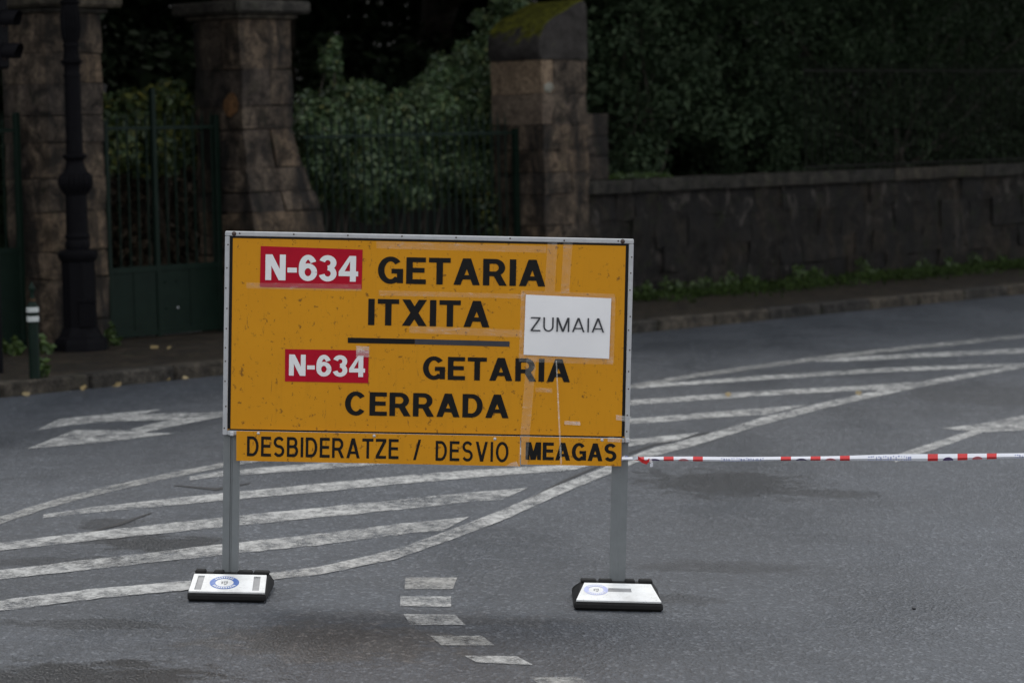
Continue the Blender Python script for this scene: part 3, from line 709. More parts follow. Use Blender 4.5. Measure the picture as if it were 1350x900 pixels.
for k in range(-1, 3):
    x0 = 1029.3 + per * k
    for cx, mt in ((27, 'violet' if k != 9 else 'pink'), (65.5, 'pink')):
        mb = MB(); n = 10; c = x0 + cx; pts = [(c + 6.8 * math.cos(math.pi * i / n), -.92 + .95 * math.sin(math.pi * i / n)) for i in range(n + 1)]
        for i in range(n): 
            (xa, fa), (xb, fb) = pts[i], pts[i + 1]
            mb.quad(tp_pt(xb, -.95, .003), tp_pt(xa, -.95, .003), tp_pt(xa, fa, .003), tp_pt(xb, fb, .003))
        mb.build('printed_disc', M[mt], film)
    mb = MB(); rq = random.Random(20 + k)
    x = x0 + 91 + 24
    while x < x0 + 91 + 80:
        wd = rq.uniform(1.2, 2.0); top = rq.uniform(.2, .55)
        mb.quad(tp_pt(x, -.85, .003), tp_pt(x + wd, -.85, .003), tp_pt(x + wd + rq.uniform(-.6, .6), top, .003), tp_pt(x + rq.uniform(-.6, .6), top, .003)); x += wd + rq.uniform(1.2, 2.4)
    o_ = mb.build('printed_line', M['fadeblue'], film); o_['kind'] = 'stuff'
# loop round the post and loose end
mb = MB(); u0, v0_ = S(816.5, 604.5)
def sw(u, y, v): return sign.matrix_basis @ Vector((u, y, v)) - org
sign_m = Matrix.Translation(sign.location) @ Matrix.Rotation(TILT, 4, 'Y')
def sw(u, y, v): return sign_m @ Vector((u, y, v)) - org
a = .0425; loop = [(-a, -.0075), (a, -.0075), (a, .04), (-a, .04)]
for i in range(4):
    (xa, ya), (xb, yb_) = loop[i], loop[(i + 1) % 4]
    n = 6
    for q in range(n):
        f, g = q / n, (q + 1) / n
        z = lambda t: v0_ + .004 * math.sin(t * 9 + i)
        mb.quad(sw(u0 + xa + (xb - xa) * f, ya + (yb_ - ya) * f, z(f) - .011), sw(u0 + xa + (xb - xa) * g, ya + (yb_ - ya) * g, z(g) - .011),
                sw(u0 + xa + (xb - xa) * g, ya + (yb_ - ya) * g, z(g) + .011), sw(u0 + xa + (xb - xa) * f, ya + (yb_ - ya) * f, z(f) + .011), q % 2)
mb.build('knot_loop', [M['tapewhite'], M['fadeblue']], tape)
mb = MB(); pts = [(834, 604, 0), (841, 603, 1), (846, 607, 1), (852, 609.5, 1), (856, 606, 0), (859, 608, 0), (861, 612, 0), (857, 613, 0)]
for (xa, ya, c), (xb, yb_, _) in zip(pts[:-1], pts[1:]):
    mb.quad(tp(xa, ya + 2.6, 13.93), tp(xb, yb_ + 2.3, 13.92), tp(xb, yb_ - 2.3, 13.915), tp(xa, ya - 2.4, 13.92), c)
mb.build('loose_end', [M['tapewhite'], M['tapered']], tape)

# ------------------------------------------------------------------ gate pillars
from mathutils import noise as mnoise
def rough_block(vs_, name, mat, parent, amp=.02, cuts=2, seed=0, frq=3.0):
    me = bpy.data.meshes.new(name); me.from_pydata(vs_, [], BOXF); bm = bmesh.new(); bm.from_mesh(me)
    bmesh.ops.subdivide_edges(bm, edges=bm.edges[:], cuts=cuts, use_grid_fill=True)
    c = sum((v.co for v in bm.verts), Vector()) / len(bm.verts); o_ = Vector((seed * 1.7, seed * .9, seed * 2.3))
    dim = [max(v[i] for v in vs_) - min(v[i] for v in vs_) for i in range(3)]
    for v in bm.verts:
        d = v.co - c; n_ = Vector([0 if dim[i] < 1e-6 else (d[i] / dim[i] * 2) for i in range(3)])
        out = sum(1 for q in n_ if abs(q) > .93)
        if out >= 2: v.co -= Vector([math.copysign(amp * .3 * abs(q), q) if abs(q) > .93 else 0 for q in n_])   # worn arrises
        v.co += mnoise.noise_vector(v.co * frq + o_) * amp
    bm.to_mesh(me); bm.free(); me.materials.append(mat)
    me.polygons.foreach_set('use_smooth', [True] * len(me.polygons))
    try: me.set_sharp_from_angle(angle=R(50))
    except Exception: pass
    return link(bpy.data.objects.new(name, me), parent)
def chamf(x0, x1, y0, y1, z0, z1, rng, j=.008):
    return [(x + rng.uniform(-j, j), y + rng.uniform(-j, j), z) for x, y, z in
            ((x0,y0,z0),(x1,y0,z0),(x1,y1,z0),(x0,y1,z0),(x0,y0,z1),(x1,y0,z1),(x1,y1,z1),(x0,y1,z1))]
BOXF = [(0,3,2,1),(4,5,6,7),(0,1,5,4),(1,2,6,5),(2,3,7,6),(3,0,4,7)]
def pillar(px, half, top, label, seed, flare=None, cap=None):
    s, _ = on_line(px, 250); base = along(LINE0, s); base.z = 0.10
    root = empty('gate_pillar', base, (0, 0, ANG_E)); tag(root, label, 'pillar', 'stone gate pillars of the park')
    rng = random.Random(seed)
    def ext(z):                                          # x0, x1 (along the wall line), y0 (road side, local -y), y1
        e = d = 0
        if flare:
            f = sstep(flare[0], flare[1], z); e, d = flare[2] * (1 - f), flare[3] * (1 - f)
        return -half, half + e, -half - d, half
    mb = MB(); x0, x1, y0, y1 = ext(0); X0, X1, Y0, Y1 = ext(top); k = .03
    core = []
    zz = [0.0] + [top * i / 8 for i in range(1, 8)] + [top - .02]
    for a_, b_ in zip(zz[:-1], zz[1:]):
        p, q = ext(a_), ext(b_)
        mb.add([(p[0]+k,p[2]+k,a_),(p[1]-k,p[2]+k,a_),(p[1]-k,p[3]-k,a_),(p[0]+k,p[3]-k,a_),(q[0]+k,q[2]+k,b_),(q[1]-k,q[2]+k,b_),(q[1]-k,q[3]-k,b_),(q[0]+k,q[3]-k,b_)], [(0,1,5,4),(1,2,6,5),(2,3,7,6),(3,0,4,7)])
    mb.build('core', M['mortar'], root)
    z = 0.0; ci = 0
    while z < top - .05:
        h = rng.uniform(.24, .42) if not (flare and z < 1.7) else rng.uniform(.15, .26)
        if top - z - h < .22: h = top - z
        g = .002 if flare else 0.0; f = rng.uniform(.36, .64); p, q = ext(z), ext(z + h)
        def blk(fa, fb, axis):
            v = []
            for (e_, zz_) in ((p, z + g), (q, z + h - g)):
                ax0, ax1, ay0, ay1 = e_
                if axis == 0: ax0, ax1 = ax0 + (ax1 - ax0) * fa, ax0 + (ax1 - ax0) * fb
                else: ay0, ay1 = ay0 + (ay1 - ay0) * fa, ay0 + (ay1 - ay0) * fb
                gx0 = g if fa > 0 and axis == 0 else 0; gx1 = g if fb < 1 and axis == 0 else 0
                gy0 = g if fa > 0 and axis == 1 else 0; gy1 = g if fb < 1 and axis == 1 else 0
                jj = lambda: rng.uniform(-.012, .012)
                v += [(ax0 + gx0 + jj(), ay0 + gy0 + jj(), zz_), (ax1 - gx1 + jj(), ay0 + gy0 + jj(), zz_), (ax1 - gx1 + jj(), ay1 - gy1 + jj(), zz_), (ax0 + gx0 + jj(), ay1 - gy1 + jj(), zz_)]
            mat = M['stone']
            if cap == 'round' and z > top - .85 and axis == 0 and fa == 0: mat = M['newstone']
            rough_block(v, 'stone_block', mat, root, .02 if flare else .014, 2, rng.random() * 50)
        if cap == 'round' and z + h > top - .6 and z > top - 1.2:
            f = .24 if z > top - .85 else f; blk(0, f, 0); blk(f, 1, 0)
        else:
            if flare and z < 1.7: f2 = f + rng.uniform(.22, .3); f -= .1; blk(0, f, ci % 2); blk(f, f2, ci % 2); blk(f2, 1, ci % 2)
            else: blk(0, f, ci % 2); blk(f, 1, ci % 2)
        z += h; ci += 1
    if cap == 'slab':
        o = half + .17
        for z0, z1, oo, bv in ((top, top + .05, half + .06, .012), (top + .05, top + .19, o, .03), (top + .19, top + .42, half * .8, .1)):
            m2 = MB(); m2.add(chamf(-oo, oo, -oo, oo, z0, z1, rng, .006), BOXF); m2.build('cap_stone', M['capstone'], root, bevel=bv)
    else:
        o = half + .015; m2 = MB(); xs_ = [(-o, 0), (-o - .045, .06), (-o - .055, .18), (-o - .03, .28), (-o + .03, .37), (-o + .12, .45), (-o + .24, .52), (-o + .4, .58), (o - .2, .68), (o - .05, .72), (o, .66), (o, 0)]
        ks = [-o, -o * .96, -o * .5, 0, o * .5, o * .96, o]
        for yi, yy in enumerate(ks):
            q_ = .0 if 0 < yi < 6 else .025
            for xx, zz_ in xs_:
                v_ = Vector((xx * (1 - q_), yy, top + zz_ * (1 - q_ * .8))); v_ += mnoise.noise_vector(v_ * 4) * .02; m2.v.append(tuple(v_))
        K = len(xs_)
        for r_ in range(len(ks) - 1):
            for i in range(K):
                j = (i + 1) % K; m2.f.append((r_*K+i, r_*K+j, (r_+1)*K+j, (r_+1)*K+i)[::-1]); m2.m.append(0)
        m2.f.append(tuple(range(K))); m2.m.append(0); m2.f.append(tuple((len(ks)-1)*K + i for i in reversed(range(K)))); m2.m.append(0)
        m2.build('cap_stone', M['mosscap'], root, smooth=True)
    return root, base
def ztop(px, py): return on_line(px, py)[1] - 0.10
p1, b1_ = pillar(74, .36, ztop(74, 19), 'broad dark stone gate pillar behind the black lamp post', 11, None, 'slab')
p2, b2_ = pillar(325, .375, ztop(325, 27), 'brown stone gate pillar with flat cap and flaring foot behind the sign', 23, (.9, 2.25, .34, .16), 'slab')
p3, b3_ = pillar(714, .405, ztop(714, 80), 'stone gate pillar with rounded mossy top at the wall end', 37, None, 'round')
# scar of broken ochre stone on the middle pillar, pale lichen spot on the right one
def patch(root, base, px, py, wpx, hpx, mat, name, half, seed):
    rng = random.Random(seed); d = ray(px, py)
    ex = Vector((E.x, E.y, 0)); ny_ = N
    best = None
    for axis in (0, 1):                                   # 0: road face (local -y), 1: left face (local -x)
        nn = N if axis == 0 else -E; pl = Vector((base.x, base.y, 0)) + nn * half
        t = (pl - CAM).dot(nn) / d.dot(nn); p = CAM + d * t; tt = E if axis == 0 else N
        off = (p - Vector((base.x, base.y, p.z))).dot(tt)
        if abs(off) <= half + .05: best = (p, nn, tt); break
    if not best: return
    p, nn, tt = best; k = FPX / (p - CAM).dot(Fw); fx = abs(tt.dot(Vector((1, 0, 0)))) ; mb = MB(); n = 11; vs_ = []
    for i in range(n):
        a_ = 2 * math.pi * i / n; r_ = rng.uniform(.75, 1.1)
        vs_.append(p + tt * (r_ * math.cos(a_) * wpx / 2 / k / fx) + Vector((0, 0, r_ * math.sin(a_) * hpx / 2 / k)) + nn * .014)
    vs_.append(p + nn * .028); inv = Matrix.Rotation(-ANG_E, 3, 'Z')
    mb.add([inv @ (v - base) for v in vs_], [(i, (i + 1) % n, n) for i in range(n)])
    mb.build(name, mat, root)
patch(p2, b2_, 306, 137, 24, 36, M['ochre'], 'broken_patch', .375, 4)
patch(p3, b3_, 722, 115, 13, 15, M['lichen'], 'lichen_spot', .405, 6)

# ------------------------------------------------------------------ iron gate, left gate leaf, fence
def bars(root, s_list, z0, ztop_, r, mat, name='bar', spike=True, s0=0.0):
    m2 = MB(); m2.tube([(0, 0, z0), (0, 0, ztop_)], r, r, 6)
    if spike: m2.tube([(0, 0, ztop_ - .001), (0, 0, ztop_ + .025), (0, 0, ztop_ + .11)], r * 1.5, .001, 6)
    proto = None
    for s in s_list:
        if proto is None: proto = m2.build(name, mat, root); o = proto
        else: o = bpy.data.objects.new(name, proto.data); link(o, root)
        o.location = (s - s0, 0, 0)
G = M['green']
def hbar(root, sa, sb, z, hgt, dep, name, s0, y=0.0):
    m2 = MB(); m2.box(sa - s0, sb - s0, y - dep / 2, y + dep / 2, z - hgt / 2, z + hgt / 2); return m2.build(name, G, root)
sa, _ = on_line(139, 300); sb = on_line(325, 250)[0] - .375 - .05; sm, _ = on_line(205.5, 300)
zb = 0.14
root = empty('iron_gate', along(LINE0, sa, 0, 0), (0, 0, ANG_E)); tag(root, 'dark green iron gate with solid lower panel between two pillars', 'gate', 'green iron gates of the park')
z_rail = on_line(230, 168)[1]; z_tip = on_line(230, 146)[1]; z_pan = on_line(230, 352)[1]
# leaves' solid lower panels as separate sheets
for i, (u0_, u1_) in enumerate(((sa + .02, (sa + sm) / 2 - .002), ((sa + sm) / 2 + .002, sm - .03), (sm + .03, (sm + sb) / 2 - .002), ((sm + sb) / 2 + .002, sb - .03))):
    m2 = MB(); m2.box(u0_ - sa, u1_ - sa, -.012 - .004 * (i % 2), .012, zb + .06, z_pan - .03); m2.build('sheet_panel', G, root, bevel=.004)
hbar(root, sa, sb, z_pan, .06, .05, 'rail', sa); hbar(root, sa, sb, zb + .06, .06, .045, 'rail', sa); hbar(root, sa, sb, z_rail, .035, .02, 'rail', sa)
sp = (sb - sa) / 12.0
bars(root, [sa + sp * (i + .5) for i in range(12) if abs(sa + sp * (i + .5) - sm) > .04], z_pan, z_tip - .1, .0115, G, 'bar', True, sa)
for u_, zt_, hw_ in ((sm, on_line(205, 116)[1], .028), (sb, on_line(297, 151)[1], .032), (sa + .03, on_line(141, 160)[1], .026)):
    m2 = MB(); m2.box(u_ - sa - hw_, u_ - sa + hw_, -.03, .03, .10, zt_); m2.build('gate_post', G, root, bevel=.006)
for i in range(4):
    m2 = MB(); m2.lathe([(.012, 0), (.01, .006), (.002, .008)], 8); o = m2.build('rivet', M['bolt'] if i == 3 else G, root); o.rotation_euler = (R(90), 0, 0); o.location = (sa + (sb - sa) * (.5 + .1 * (i % 2)) - sa, -.02, z_pan - .15 - .28 * (i // 2))
# leaf at the left edge of the picture, reaching to the left pillar
sa2, _ = on_line(-150, 300); sb2, _ = on_line(26, 300)
root = empty('iron_gate', along(LINE0, sa2, 0, 0), (0, 0, ANG_E)); tag(root, 'dark green iron gate leaf left of the lamp post pillar', 'gate', 'green iron gates of the park')
hbar(root, sa2, sb2, z_rail, .035, .02, 'rail', sa2); hbar(root, sa2, sb2, zb + 1.0, .06, .05, 'rail', sa2); hbar(root, sa2, sb2, zb + .06, .06, .05, 'rail', sa2)
m2 = MB(); m2.box(0, sb2 - sa2, -.012, .012, zb + .08, zb + .98); m2.build('sheet_panel', G, root)
bars(root, [sa2 + .06 + .115 * i for i in range(int((sb2 - sa2 - .1) / .115))], zb + 1.0, z_tip - .1, .0085, G, 'bar', True, sa2)
for u_ in (sa2, sb2):
    m2 = MB(); m2.box(u_ - sa2 - .03, u_ - sa2 + .03, -.03, .03, .10, z_tip); m2.build('gate_post', G, root, bevel=.006)
# fence between the middle and right pillars
sa3, _ = on_line(400, 200); sb3 = on_line(714, 250)[0] - .405 - .05
root = empty('iron_fence', along(LINE0, sa3, 0, 0), (0, 0, ANG_E)); tag(root, 'dark green spiked iron fence in front of the leafy shrubs', 'fence')
zf_tip = on_line(560, 150)[1]; zf_rail = zf_tip - .24
m2 = MB(); m2.box(-.2, sb3 - sa3 + .1, -.12, .12, 0.10, .62); m2.build('plinth', M['darkstone'], root, bevel=.02)
hbar(root, sa3, sb3, zf_rail, .03, .016, 'rail', sa3); hbar(root, sa3, sb3, .78, .03, .016, 'rail', sa3)
nb = int((sb3 - sa3) / .125)
bars(root, [sa3 + .06 + .125 * i for i in range(nb)], .62, zf_tip - .1, .0115, G, 'bar', True, sa3)
m2 = MB(); m2.box(sb3 - sa3 - .03, sb3 - sa3 + .03, -.03, .03, .62, zf_rail + .05); m2.build('gate_post', G, root)

# ------------------------------------------------------------------ park wall with coping, end post and railing
ws0 = on_line(714, 250)[0] + .40; ws1 = ws0 + 16.0; WT = 0.24
wall = empty('stone_wall', along(LINE0, ws0, 0, 0.10), (0, 0, ANG_E)); tag(wall, 'dark damp stained stone wall along the pavement', 'wall')
zc = on_line(1000, 229, LINE0 + N * WT)[1] - 0.10; ch = .17; wh = zc - ch
LWl = ws1 - ws0
m2 = MB(); m2.box(.02, LWl - .02, -WT + .03, WT, 0, wh - .005); m2.build('core', M['mortar'], wall)
rng = random.Random(77); z = 0.0
hts = [.30, .26, .33, .27]; kk = (wh) / sum(hts); hts = [h * kk for h in hts]
for ri, h in enumerate(hts):
    x = -rng.uniform(0, .2)
    while x < LWl:
        L_ = rng.uniform(.35, .85); x0_, x1_ = max(0, x), min(LWl, x + L_)
        if x1_ - x0_ > .1:
            yo = rng.uniform(-.004, .004); g = -.004
            dz0, dz1 = rng.uniform(-.03, .0), rng.uniform(.0, .03)
            rough_block(chamf(x0_ + g, x1_ - g, -WT + yo, -WT + .2, max(0, z + g + dz0), min(wh, z + h - g + dz1), rng, .03), 'stone_block', M['darkstone'], wall, .014, 2, rng.random() * 50, 4.0)
        x += L_
    z += h
x = -.05
while x < LWl:
    L_ = rng.uniform(.9, 1.25); rough_block(chamf(x + .004, x + L_ - .004, -WT - .07, WT + .02, wh, wh + ch, rng, .004), 'coping_stone', M['coping'], wall, .014, 2, rng.random() * 50, 2.5); x += L_
# moss pad near the pillar end
def leafmesh(name, pts, nrm, size, mat, parent, seed, aspect=.5, tint=None):
    rs = np.random.RandomState(seed); n = len(pts)
    nrm = nrm / (np.linalg.norm(nrm, axis=1, keepdims=True) + 1e-9)
    t = rs.normal(size=(n, 3)); t -= (t * nrm).sum(1, keepdims=True) * nrm; t /= np.linalg.norm(t, axis=1, keepdims=True) + 1e-9
    b = np.cross(nrm, t); sz = size * rs.uniform(.45, 1.5, (n, 1)); f = rs.uniform(-.15, .35, (n, 1))
    v = np.empty((n, 4, 3)); v[:, 0] = pts - t * sz * .5; v[:, 2] = pts + t * sz * .5 - nrm * sz * .12
    v[:, 1] = pts + b * sz * aspect * .5 + nrm * sz * f * .5 - t * sz * .06; v[:, 3] = pts - b * sz * aspect * .5 + nrm * sz * f * .5 - t * sz * .06
    me = bpy.data.meshes.new(name); me.vertices.add(n * 4); me.vertices.foreach_set('co', v.reshape(-1).astype(np.float32))
    idx = (np.arange(n)[:, None] * 4 + np.array([[0, 1, 2, 0, 2, 3]])).reshape(-1)
    me.loops.add(n * 6); me.loops.foreach_set('vertex_index', idx.astype(np.int32))
    me.polygons.add(n * 2); me.polygons.foreach_set('loop_start', np.arange(0, n * 6, 3, dtype=np.int32))
    at = me.attributes.new('tint', 'FLOAT', 'POINT'); tv = tint if tint is not None else rs.beta(1.6, 2.2, n)
    at.data.foreach_set('value', np.repeat(tv, 4).astype(np.float32))
    me.materials.append(mat); me.update(calc_edges=True); me.validate()
    return link(bpy.data.objects.new(name, me), parent)
def blobs(centres, n, rs, up=.35, shell=.55, flat=0.0):
    """points spread through ellipsoids (cx,cy,cz,rx,ry,rz), thicker towards the skin, with outward normals"""
    c = np.array(centres, float); vol = c[:, 3] * c[:, 4] * c[:, 5]; pick = rs.choice(len(c), n, p=vol ** .75 / (vol ** .75).sum())
    d = rs.normal(size=(n, 3)); d /= np.linalg.norm(d, axis=1, keepdims=True)
    r = (shell + (1 - shell) * rs.uniform(0, 1, (n, 1)) ** .6) * rs.uniform(.86, 1.08, (n, 1))
    q = c[pick]; p = q[:, :3] + d * r * q[:, 3:6]
    nn = d + rs.normal(size=(n, 3)) * .55 + np.array([0, 0, up]); return p, nn
def local(p, base): return (p[0] - base[0], p[1] - base[1], p[2] - base[2])

def shrub(name, label, cat, base, cs, n, size, mat, seed, stems=5, shell=.5, group=None, tint=None, mat2=None, up=.4, sr=.02):
    root = empty(name, base); tag(root, label, cat, group); rs = np.random.RandomState(seed); rng = random.Random(seed)
    # small clumps on every blob make an uneven outline
    sub = []
    for (x, y, z, rx, ry, rz) in cs:
        sub.append((x, y, z, rx * .8, ry * .8, rz * .8))
        for _ in range(9):
            d = Vector((rng.gauss(0, 1), rng.gauss(0, 1), rng.gauss(0, 1))).normalized(); k = rng.uniform(.22, .42)
            sub.append((x + d.x * rx * .82, y + d.y * ry * .82, z + d.z * rz * .82, rx * k, ry * k, rz * k))
    p, nn = blobs(sub, n, rs, up, shell); p[:, 2] = np.maximum(p[:, 2], base[2] + .02)
    p -= np.array(base)
    leafmesh('foliage', p, nn, size, mat, root, seed, .55, tint)
    mb = MB()
    for i in range(stems):
        x, y, z, rx, ry, rz = rng.choice(cs); a_ = Vector((rng.uniform(-.25, .25), rng.uniform(-.1, .1), 0))
        b_ = Vector((x - base[0] + rng.uniform(-.5, .5) * rx, y - base[1], z - base[2] + rz * .5)); m_ = (a_ * (sr / .02) + b_) / 2 + Vector((rng.uniform(-.2, .2), rng.uniform(-.1, .1), .15)) * (sr / .02)
        mb.tube([a_ * (sr / .02), m_, b_], sr, sr * .3, 5)
    mb.build('stem', M['twig'], root)
    return root

# railing on the wall
rs0 = on_line(1050, 200)[0]; rs1 = rs0 + 7.5
root = empty('wall_railing', along(LINE0, rs0, .16, wh + ch + .10), (0, 0, ANG_E)); tag(root, 'dark rusty railing on the wall in front of the clipped hedge', 'railing')
zr = on_line(1200, 84, LINE0 + N * .16)[1] - (wh + ch + .10)
m2 = MB(); m2.tube([(0, 0, -.02), (0, 0, zr)], .008, .008, 6); proto = None
for i in range(int((rs1 - rs0) / .135)):
    if proto is None: proto = m2.build('bar', M['rail'], root); o = proto
    else: o = link(bpy.data.objects.new('bar', proto.data), root)
    o.location = (i * .135, 0, 0)
for zz_ in (.06, zr - .10):
    m2 = MB(); m2.box(-.05, rs1 - rs0, -.01, .01, zz_ - .015, zz_ + .015); m2.build('rail', M['rail'], root)
# little stone post at the wall end
spx = on_line(714, 250)[0] + .93; bz = wh + ch + .10
root = empty('stone_post', along(LINE0, spx, .06, bz), (0, 0, ANG_E)); tag(root, 'short weathered stone post on the wall end against the mossy pillar', 'post')
zp = on_line(792, 150)[1] - bz
rng = random.Random(9); z = 0
for h in (zp * .36, zp * .30, zp * .34):
    m2 = MB(); m2.add(chamf(-.5, .13, -.12, .12, z + .001, z + h - .001, rng, .006), BOXF); m2.build('stone_block', M['stone'], root, bevel=.012); z += h

# ------------------------------------------------------------------ lamp post, bollard, traffic light
g0 = None
def sidewalk(px, py):
    d = ray(px, py); t = (KH - H) / d.z; return CAM + d * t
lp = sidewalk(107, 463); lamp = empty('lamp_post', lp); tag(lamp, 'black cast iron street lamp post with fluted collar on the pavement', 'lamp post')
kx = (lp - CAM).dot(Fw) / FPX; yb_l = 464.0
def zy(py): return (yb_l - py) * kx
PR = [(467,37),(463,36.5),(450,35),(446,33),(441,28),(435,25),(431,23.5)]
def prof(lst): return [(r * kx, max(0, zy(y))) for y, r in lst]
m2 = MB(); m2.lathe(prof([(464,37),(461,37.5),(452,36),(447,34),(443,29),(436,25.5),(432,24)]), 8); o = m2.build('plinth', M['iron'], lamp); o.rotation_euler = (0, 0, R(22.5))
m2 = MB(); m2.lathe(prof([(432,23),(345,22.5)]), 8); ped = m2.build('pedestal', M['iron'], lamp); ped.rotation_euler = (0, 0, R(22.5))
m2 = MB(); m2.box(2 * kx - .0, 2 * kx + 22 * kx, -24 * kx, -20 * kx, zy(431), zy(399)); hatch = m2.build('hatch', M['iron'], lamp, bevel=.006)
m2 = MB(); m2.box(.5 * kx, 2 * kx + 23.5 * kx, -25 * kx, -20 * kx, zy(398.5), zy(395.5)); m2.build('hatch_lip', M['iron'], lamp)
m2 = MB(); m2.lathe(prof([(345,23),(342,25),(338,26.5),(334,26.5),(331,24),(329,17)]), 24); m2.build('collar', M['iron'], lamp, smooth=True)
m2 = MB(); m2.lathe(prof([(330,15.5),(326,16.5),(322,16.8),(318,15.5),(316,15),(314,16.5),(311,16.5),(309,15)]), 24); m2.build('collar', M['iron'], lamp, smooth=True)
m2 = MB(); m2.lathe(prof([(310,14.8),(258,14.2)]), 24); m2.build('shaft', M['iron'], lamp, smooth=True)
m2 = MB(); m2.lathe(prof([(258,15),(254,17),(248,20.5),(243,21.8),(237,21.5),(232,19.5),(229,17.5)]), 40, flute=(zy(257), zy(231))); m2.build('fluted_bulb', M['iron'], lamp)
m2 = MB(); m2.lathe(prof([(229,17),(222,13.5),(215,11.5),(212,12.5),(209,16.3),(206,16.3),(204,12)]), 24); m2.build('collar', M['iron'], lamp, smooth=True)
m2 = MB(); m2.lathe(prof([(205,11.3),(104,10.6)]), 24); m2.build('shaft', M['iron'], lamp, smooth=True)
m2 = MB(); m2.lathe(prof([(104,11.2),(102,11.6),(100,10.6),(90,10.4),(87,12),(85,14.8),(83,14.8),(81,11),(66,9.8),(64,11),(62,11),(60,9.6)]), 24); m2.build('collar', M['iron'], lamp, smooth=True)
m2 = MB(); m2.lathe(prof([(60,9.6),(52,11.5),(40,13),(25,12.6),(10,11)]), 40, flute=(zy(58), zy(11))); m2.build('fluted_bulb', M['iron'], lamp)
m2 = MB(); m2.lathe(prof([(10,11),(8,13.5),(5,13.5),(3,9.5),(-90,8.2)]), 24); m2.build('shaft', M['iron'], lamp, smooth=True)
zt_ = zy(-90)
m2 = MB(); m2.lathe([(.07, zt_), (.11, zt_ + .05), (.19, zt_ + .55), (.2, zt_ + .56)], 8); lan = m2.build('lantern_glass', M['slot'], lamp)
m2 = MB(); m2.lathe([(.23, zt_ + .56), (.2, zt_ + .62), (.1, zt_ + .75), (.04, zt_ + .8), (.01, zt_ + .92)], 16); m2.build('lantern_cap', M['iron'], lamp)

bp = sidewalk(46, 499); bol = empty('bollard', bp); tag(bol, 'slim dark green bollard with two white bands at the kerb', 'bollard')
kb = (bp - CAM).dot(Fw) / FPX
def pb(lst): return [(r * kb, max(0, (499 - y) * kb)) for y, r in lst]
m2 = MB(); m2.lathe(pb([(499,7.3),(424,7)]), 20); m2.build('shaft', M['green'], bol, smooth=True)
for a_, b_ in ((411.4, 404.5), (423.6, 416.5)):
    m2 = MB(); m2.lathe(pb([(a_,7.6),(a_ - .4,8.2),(b_ + .4,8.2),(b_,7.6)]), 20); m2.build('reflective_band', M['bwhite'], bol, smooth=True)
m2 = MB(); m2.lathe(pb([(416.8,7.4),(411.2,7.4)]), 20); m2.build('sleeve', M['green'], bol, smooth=True)
m2 = MB(); m2.lathe(pb([(404.8,7.8),(402,7.2),(398,4.2),(394,3.6)]), 20); m2.build('neck', M['green'], bol, smooth=True)
m2 = MB(); m2.lathe(pb([(396.5,4.4),(395,4.7),(393.5,4.4)]), 16); m2.build('ring', M['ochre'], bol, smooth=True)
m2 = MB(); m2.lathe(pb([(393.8,3.4),(388,2.6),(384,3.2),(381,4.6),(378,4.4),(375,2),(371,.6)]), 16); m2.build('finial', M['green'], bol, smooth=True)

td = 26.6                                                # depth of the signal head, on the pavement by the kerb
tpos = CAM + ray(-6, 480) * td; tpos.z = KH
tl = empty('traffic_light', tpos, (0, 0, R(-16))); tag(tl, 'black traffic light seen side on at the top left edge', 'traffic light')
kt = td / FPX
def tz(py): return (CAM + ray(-5, py) * td).z - KH
xl0 = (CAM + ray(13, 50) * td).x - tpos.x
m2 = MB(); m2.lathe([(.05, 0), (.05, tz(120)), (.045, tz(-60))], 16, c=(xl0 - .2, .05)); m2.build('pole', M['iron'], tl, smooth=True)
m2 = MB(); m2.box(xl0 - .14, xl0, -.11, .11, tz(92), tz(-36)); hd = m2.build('housing', M['iron'], tl, bevel=.02)
for pz in ((110, 125),): m2 = MB(); m2.box(xl0 - .2, xl0 - .1, -.03, .09, tz(100), tz(88)); m2.build('bracket', M['iron'], tl)
for cy in (27.5, 70.5, -15):
    zc_ = tz(cy); m2 = MB(); n = 18; r = 12.2 * kt; Ld = 24 * kt
    ring_ = []
    for i in range(n + 1):
        a_ = R(-40 + 260 * i / n); L_ = Ld * (0.80 + .2 * max(0, math.sin(a_)) ** .5 if math.sin(a_) > 0 else .8)
        ring_.append(((xl0 - .004, r * math.cos(a_), zc_ + r * math.sin(a_)), (xl0 + L_, r * math.cos(a_) * .97, zc_ + r * math.sin(a_) * .97 - .004),
                      (xl0 + L_, r * .93 * math.cos(a_), zc_ + r * .93 * math.sin(a_) - .004), (xl0 - .004, r * .93 * math.cos(a_), zc_ + r * .93 * math.sin(a_))))
    for p_, q_ in zip(ring_[:-1], ring_[1:]):
        for a_, b_ in ((0, 1), (1, 2), (2, 3)): m2.quad(p_[a_], q_[a_], q_[b_], p_[b_])
    m2.build('visor', M['iron'], hd, smooth=True)
    m2 = MB(); m2.lathe([(r * .9, 0), (r * .7, .012), (r * .2, .02)], 18); o = m2.build('lens', M['lens'], hd, smooth=True); o.rotation_euler = (0, R(90), 0); o.location = (xl0, 0, zc_)

